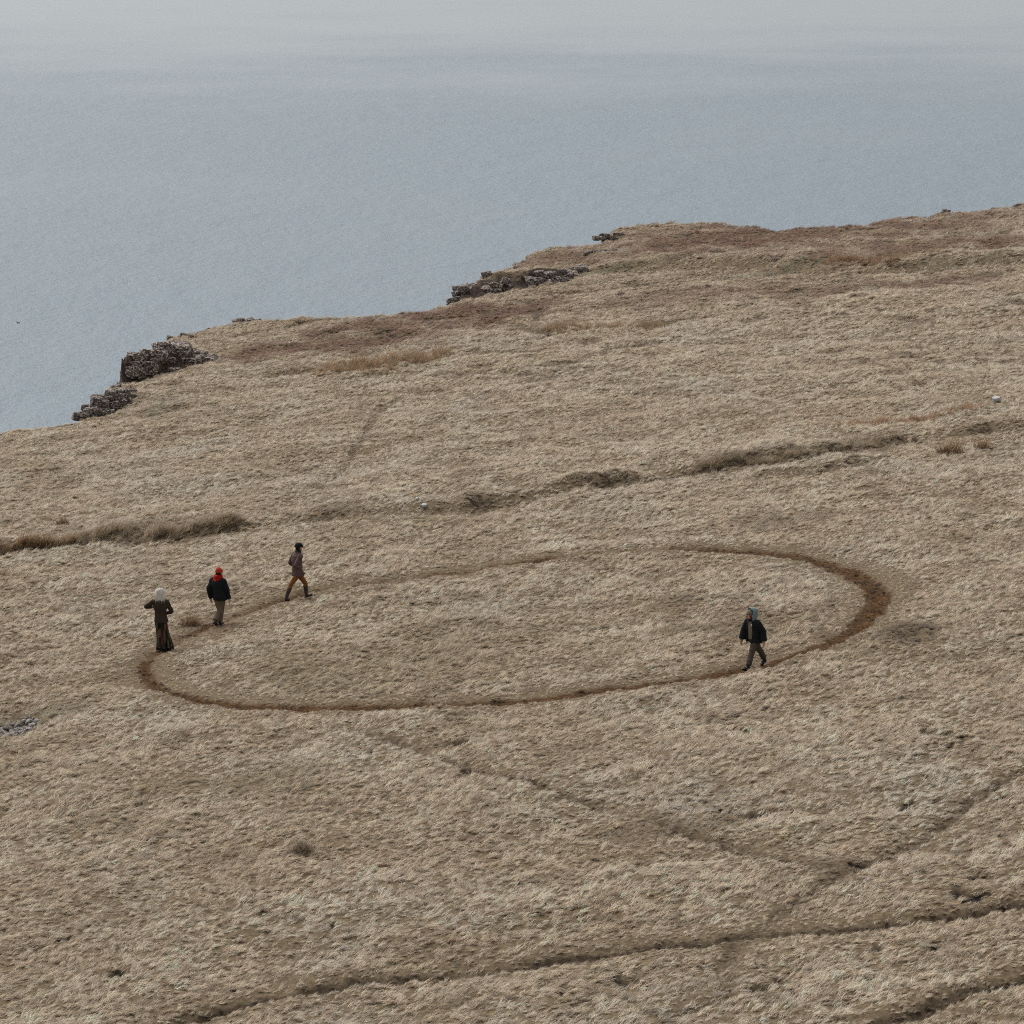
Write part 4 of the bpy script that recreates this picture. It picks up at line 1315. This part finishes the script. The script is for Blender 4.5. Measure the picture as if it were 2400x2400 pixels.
# --- the walker in wellingtons
def person_boots():
    f = (0.84, 0.55)
    J = dict(f=f, pelvis=V3(.015, 0, .88), chest=V3(-.01, .0, 1.17), neck=V3(.025, .02, 1.44), head=V3(.062, .04, 1.57), look=V3(.9, .45, -.15),
             elL=V3(-.21, .19, 1.06), wrL=V3(.03, .26, .95), elR=V3(-.02, -.22, 1.06), wrR=V3(.13, -.13, .94), handR=V3(.3, .5, -.7), handL=V3(.7, .2, -.6),
             knR=V3(-.185, -.13, .45), ankR=V3(-.315, -.21, .125), toeR=V3(-.215, -.15, .035),
             knL=V3(.225, .13, .47), ankL=V3(.255, .18, .09), toeL=V3(.42, .27, .065))
    par = figure('person in plum brown jacket, black cap, ochre trousers and tall dark boots', 697, 1408, J)
    bm = bmesh.new()
    add_rings(bm, torso_rings(J, [(-0.38, .205, .185, 0), (-0.28, .205, .182, 0), (0.0, .190, .160, 0), (0.3, .172, .145, 0), (0.62, .195, .150, 0), (0.82, .195, .128, -.01), (0.94, .12, .09, -.01), (1.0, .08, .08, 0)], 24))
    sleeves(bm, J, .080, .070, .060, .054, 0.0)
    for v in bm.verts:
        v.co += Vector((math.sin(v.co.z * 33 + v.co.y * 17), math.cos(v.co.z * 29 + v.co.x * 21), 0)) * .004
    jk = link('jacket', fuse('jacket', bm, .010, 3), PLUM, par)
    bm = bmesh.new()
    N = J['neck']
    add_rings(bm, [ell(N + UP * z + V3(.005, 0, 0), V3(r, 0, 0), V3(0, r, 0), 18) for z, r in ((-.05, .088), (.02, .080), (.045, .082), (.0, .094), (-.06, .102))], False)
    link('collar', plain('collar', bm), LEATHER, jk)
    # pocket flap on the near side
    bm = bmesh.new()
    r = V3(.55, -.84, 0); fv = V3(.84, .55, 0)
    pc = V3(.06, 0, .80) + r * .165 + fv * .02
    bmesh.ops.create_cube(bm, size=1.0, matrix=Matrix.Translation(pc) @ Matrix.Rotation(math.atan2(fv.y, fv.x), 4, 'Z') @ Matrix.Diagonal((.15, .05, .06, 1)))
    bmesh.ops.bevel(bm, geom=bm.edges[:], offset=.012, segments=2, affect='EDGES')
    link('pocket', plain('pocket', bm), PLUM, jk)
    trousers(par, J, OCHRE, .92, .55)
    boots(par, J, RUBBER, .80, .064, sole=LEATHER)
    c, lk = J['head'], J['look']
    hl = V3(lk.x, lk.y, 0)
    shell_cap(par, 'cap', c, hl, .100, .118, .022, .128, BLACKKNIT, 0.05, .010, .030, .10)
    bm = bmesh.new()
    fv = hl.normalized(); lv = UP.cross(fv)
    rows = [ell(c + UP * z - fv * s, lv * w, fv * d, 18) for z, w, d, s in ((-.095, .060, .05, .040), (-.05, .083, .070, .036), (0, .089, .084, .026), (.03, .089, .09, .018))]
    add_rings(bm, rows)
    link('hair', plain('hair', bm), HAIR_DARK, par)
person_boots()

# --- the walker coming round towards the camera
def person_hood():
    f = (-0.78, -0.62)
    J = dict(f=f, pelvis=V3(.01, 0, .835), chest=V3(-.005, -.01, 1.09), neck=V3(-.035, -.03, 1.32), head=V3(-.075, -.06, 1.43), look=V3(-.86, -.5, -.18),
             elR=V3(-.235, .12, 1.00), wrR=V3(-.285, .08, .755), elL=V3(.235, -.14, 1.00), wrL=V3(.25, -.20, .755), curl=.9,
             knL=V3(-.055, -.19, .44), ankL=V3(-.155, -.33, .115), toeL=V3(-.315, -.45, .12),
             knR=V3(.20, .17, .42), ankR=V3(.305, .30, .17), toeR=V3(.215, .22, .035))
    par = figure('person in open black coat with pale blue hood over olive beanie', 1765, 1562, J)
    # sweater under the coat
    bm = bmesh.new()
    add_rings(bm, torso_rings(J, [(-0.14, .175, .135, 0), (0.05, .172, .135, 0), (0.35, .160, .130, 0), (0.65, .168, .128, 0), (0.85, .155, .105, 0), (0.95, .10, .085, 0), (1.04, .075, .075, 0)], 24))
    sleeves(bm, J, .070, .060, .050, .050, .025)
    link('sweater', fuse('sweater', bm, .010, 3), OATKNIT, par)
    bm = bmesh.new()
    prof = [(-0.36, .232, .19, 0), (-0.25, .226, .185, 0), (0.05, .206, .17, 0), (0.35, .190, .16, 0), (0.65, .195, .15, 0), (0.84, .190, .125, -.01), (0.95, .12, .09, -.01), (1.0, .085, .08, 0)]
    add_rings(bm, torso_rings(J, prof, 26))
    sleeves(bm, J, .088, .085, .084, .088, -.01)
    me = fuse('coat', bm, .010, 3)
    # the coat hangs open in front
    fv, lv = V3(*f, 0).normalized(), V3(-f[1], f[0], 0).normalized()
    b2 = bmesh.new(); b2.from_mesh(me)
    kill = []
    for fc in b2.faces:
        p = fc.calc_center_median()
        t = (p.z - .7) / .62
        q = p - J['pelvis'].lerp(J['chest'], max(0, min(1, (p.z - .835) / .26)))
        if q.dot(fv) > .05 and abs(q.dot(lv) - .01) < .045 + .035 * math.sin(max(0, min(1, t)) * math.pi) + .02 * (1 - t) and p.z < 1.31: kill.append(fc)
        elif p.z < .735 and fc.normal.z < -.6 and (q.x ** 2 + q.y ** 2) < .2 ** 2: kill.append(fc)
    bmesh.ops.delete(b2, geom=kill, context='FACES')
    b2.to_mesh(me); b2.free()
    ct = link('coat', me, BLACKWOOL, par)
    sol = ct.modifiers.new('thickness', 'SOLIDIFY'); sol.thickness = .012
    bm = bmesh.new()
    ball(bm, J['chest'].lerp(J['neck'], .35) + fv * .135 - lv * -.095, (.02, .02, .02))
    link('badge', plain('badge', bm), BADGE, ct)
    # dark collar scarf
    bm = bmesh.new()
    N = J['neck']
    add_rings(bm, [ell(N + UP * z + fv * .012, V3(r, 0, 0), V3(0, r, 0), 18) for z, r in ((-.06, .088), (-.01, .09), (.025, .082), (.0, .10), (-.07, .11))], False)
    link('collar', plain('collar', bm), BLACKWOOL, ct)
    trousers(par, J, GREYBR, 1.04, .80, flare=1.08)
    boots(par, J, LEATHER, .42, .054, cuff=SOCK)
    c, lk = J['head'], J['look']
    hl = V3(lk.x, lk.y, 0); hf = hl.normalized(); hlv = UP.cross(hf)
    shell_cap(par, 'beanie', c, hl, .098, .114, .022, .135, OLIVEKNIT, 0.0, .010, .028, .05)
    # hood: a deep knitted shell open at the front
    bm = bmesh.new()
    rows = [ell(c + UP * z - hf * sh, hlv * w, hf * d, 28) for z, w, d, sh in ((-.185, .085, .080, .030), (-.14, .100, .100, .045), (-.08, .114, .118, .050), (0, .124, .134, .048), (.07, .120, .132, .044), (.12, .098, .112, .040), (.150, .062, .075, .038), (.163, .02, .025, .038))]
    add_rings(bm, rows)
    cut = [fc for fc in bm.faces if (fc.calc_center_median() - c).dot(hf) > .018 + .30 * max(0, (fc.calc_center_median() - c).z - .09) - .25 * max(0, -.1 - (fc.calc_center_median() - c).z)]
    bmesh.ops.delete(bm, geom=cut, context='FACES')
    bmesh.ops.solidify(bm, geom=bm.faces[:], thickness=.012)
    link('hood', plain('hood', bm), BLUEKNIT, par)
    bm = bmesh.new()
    for s in (-1, 1):
        roots = [(c + hlv * s * .078 + hf * (.045 + .02 * k / 6) + UP * (.02 - .02 * k), hlv * s) for k in range(6)]
        tube(bm, [c + hlv * s * .074 + hf * .05 + UP * .03, c + hlv * s * .082 + hf * .055 - UP * .04, c + hlv * s * .07 + hf * .06 - UP * .12], [.018, .022, .012], 10, 3)
        strands(bm, roots, 30, .10, .2, .004, 3 + s, 1.6, .2)
    link('hair', plain('hair', bm), HAIR_RED, par)
person_hood()

# ------------------------------------------------------------------ a bird low over the water
def bird():
    u, v = (42 - 1200) / F, (1200 - 757) / F
    d = Vector((u, cp + v * sp_, -sp_ + v * cp))
    p = Vector((0, 0, CAMZ)) + d * 640.0
    bm = bmesh.new()
    tube(bm, [V3(-.24, 0, -.02), V3(-.1, 0, 0), V3(.1, 0, .01), V3(.24, 0, .03), V3(.34, 0, .02)], [.012, .06, .075, .045, .012], 10, 3)
    for s in (-1, 1):
        a = [V3(.10, s * .04, .02), V3(.12, s * .28, .10), V3(.02, s * .62, .06)]
        b = [V3(-.08, s * .04, .02), V3(-.06, s * .28, .09), V3(-.03, s * .62, .055)]
        va, vb = [bm.verts.new(q) for q in a], [bm.verts.new(q) for q in b]
        vc, vd = [bm.verts.new(q + V3(0, 0, .015)) for q in a], [bm.verts.new(q + V3(0, 0, .015)) for q in b]
        for k in range(2):
            bm.faces.new((va[k], va[k + 1], vb[k + 1], vb[k])); bm.faces.new((vc[k], vc[k + 1], vd[k + 1], vd[k]))
            bm.faces.new((va[k], va[k + 1], vc[k + 1], vc[k])); bm.faces.new((vb[k], vb[k + 1], vd[k + 1], vd[k]))
        bm.faces.new((va[2], vb[2], vd[2], vc[2]))
    o = link('seabird', plain('seabird', bm), noise_mat('dark_plumage', (0.02, 0.02, 0.02), (0.05, 0.05, 0.05), 8), None, p)
    o.rotation_euler = (0.15, -0.12, 0.5)
    tag(o, 'tiny dark bird flying low over the water at the left', 'bird')
bird()
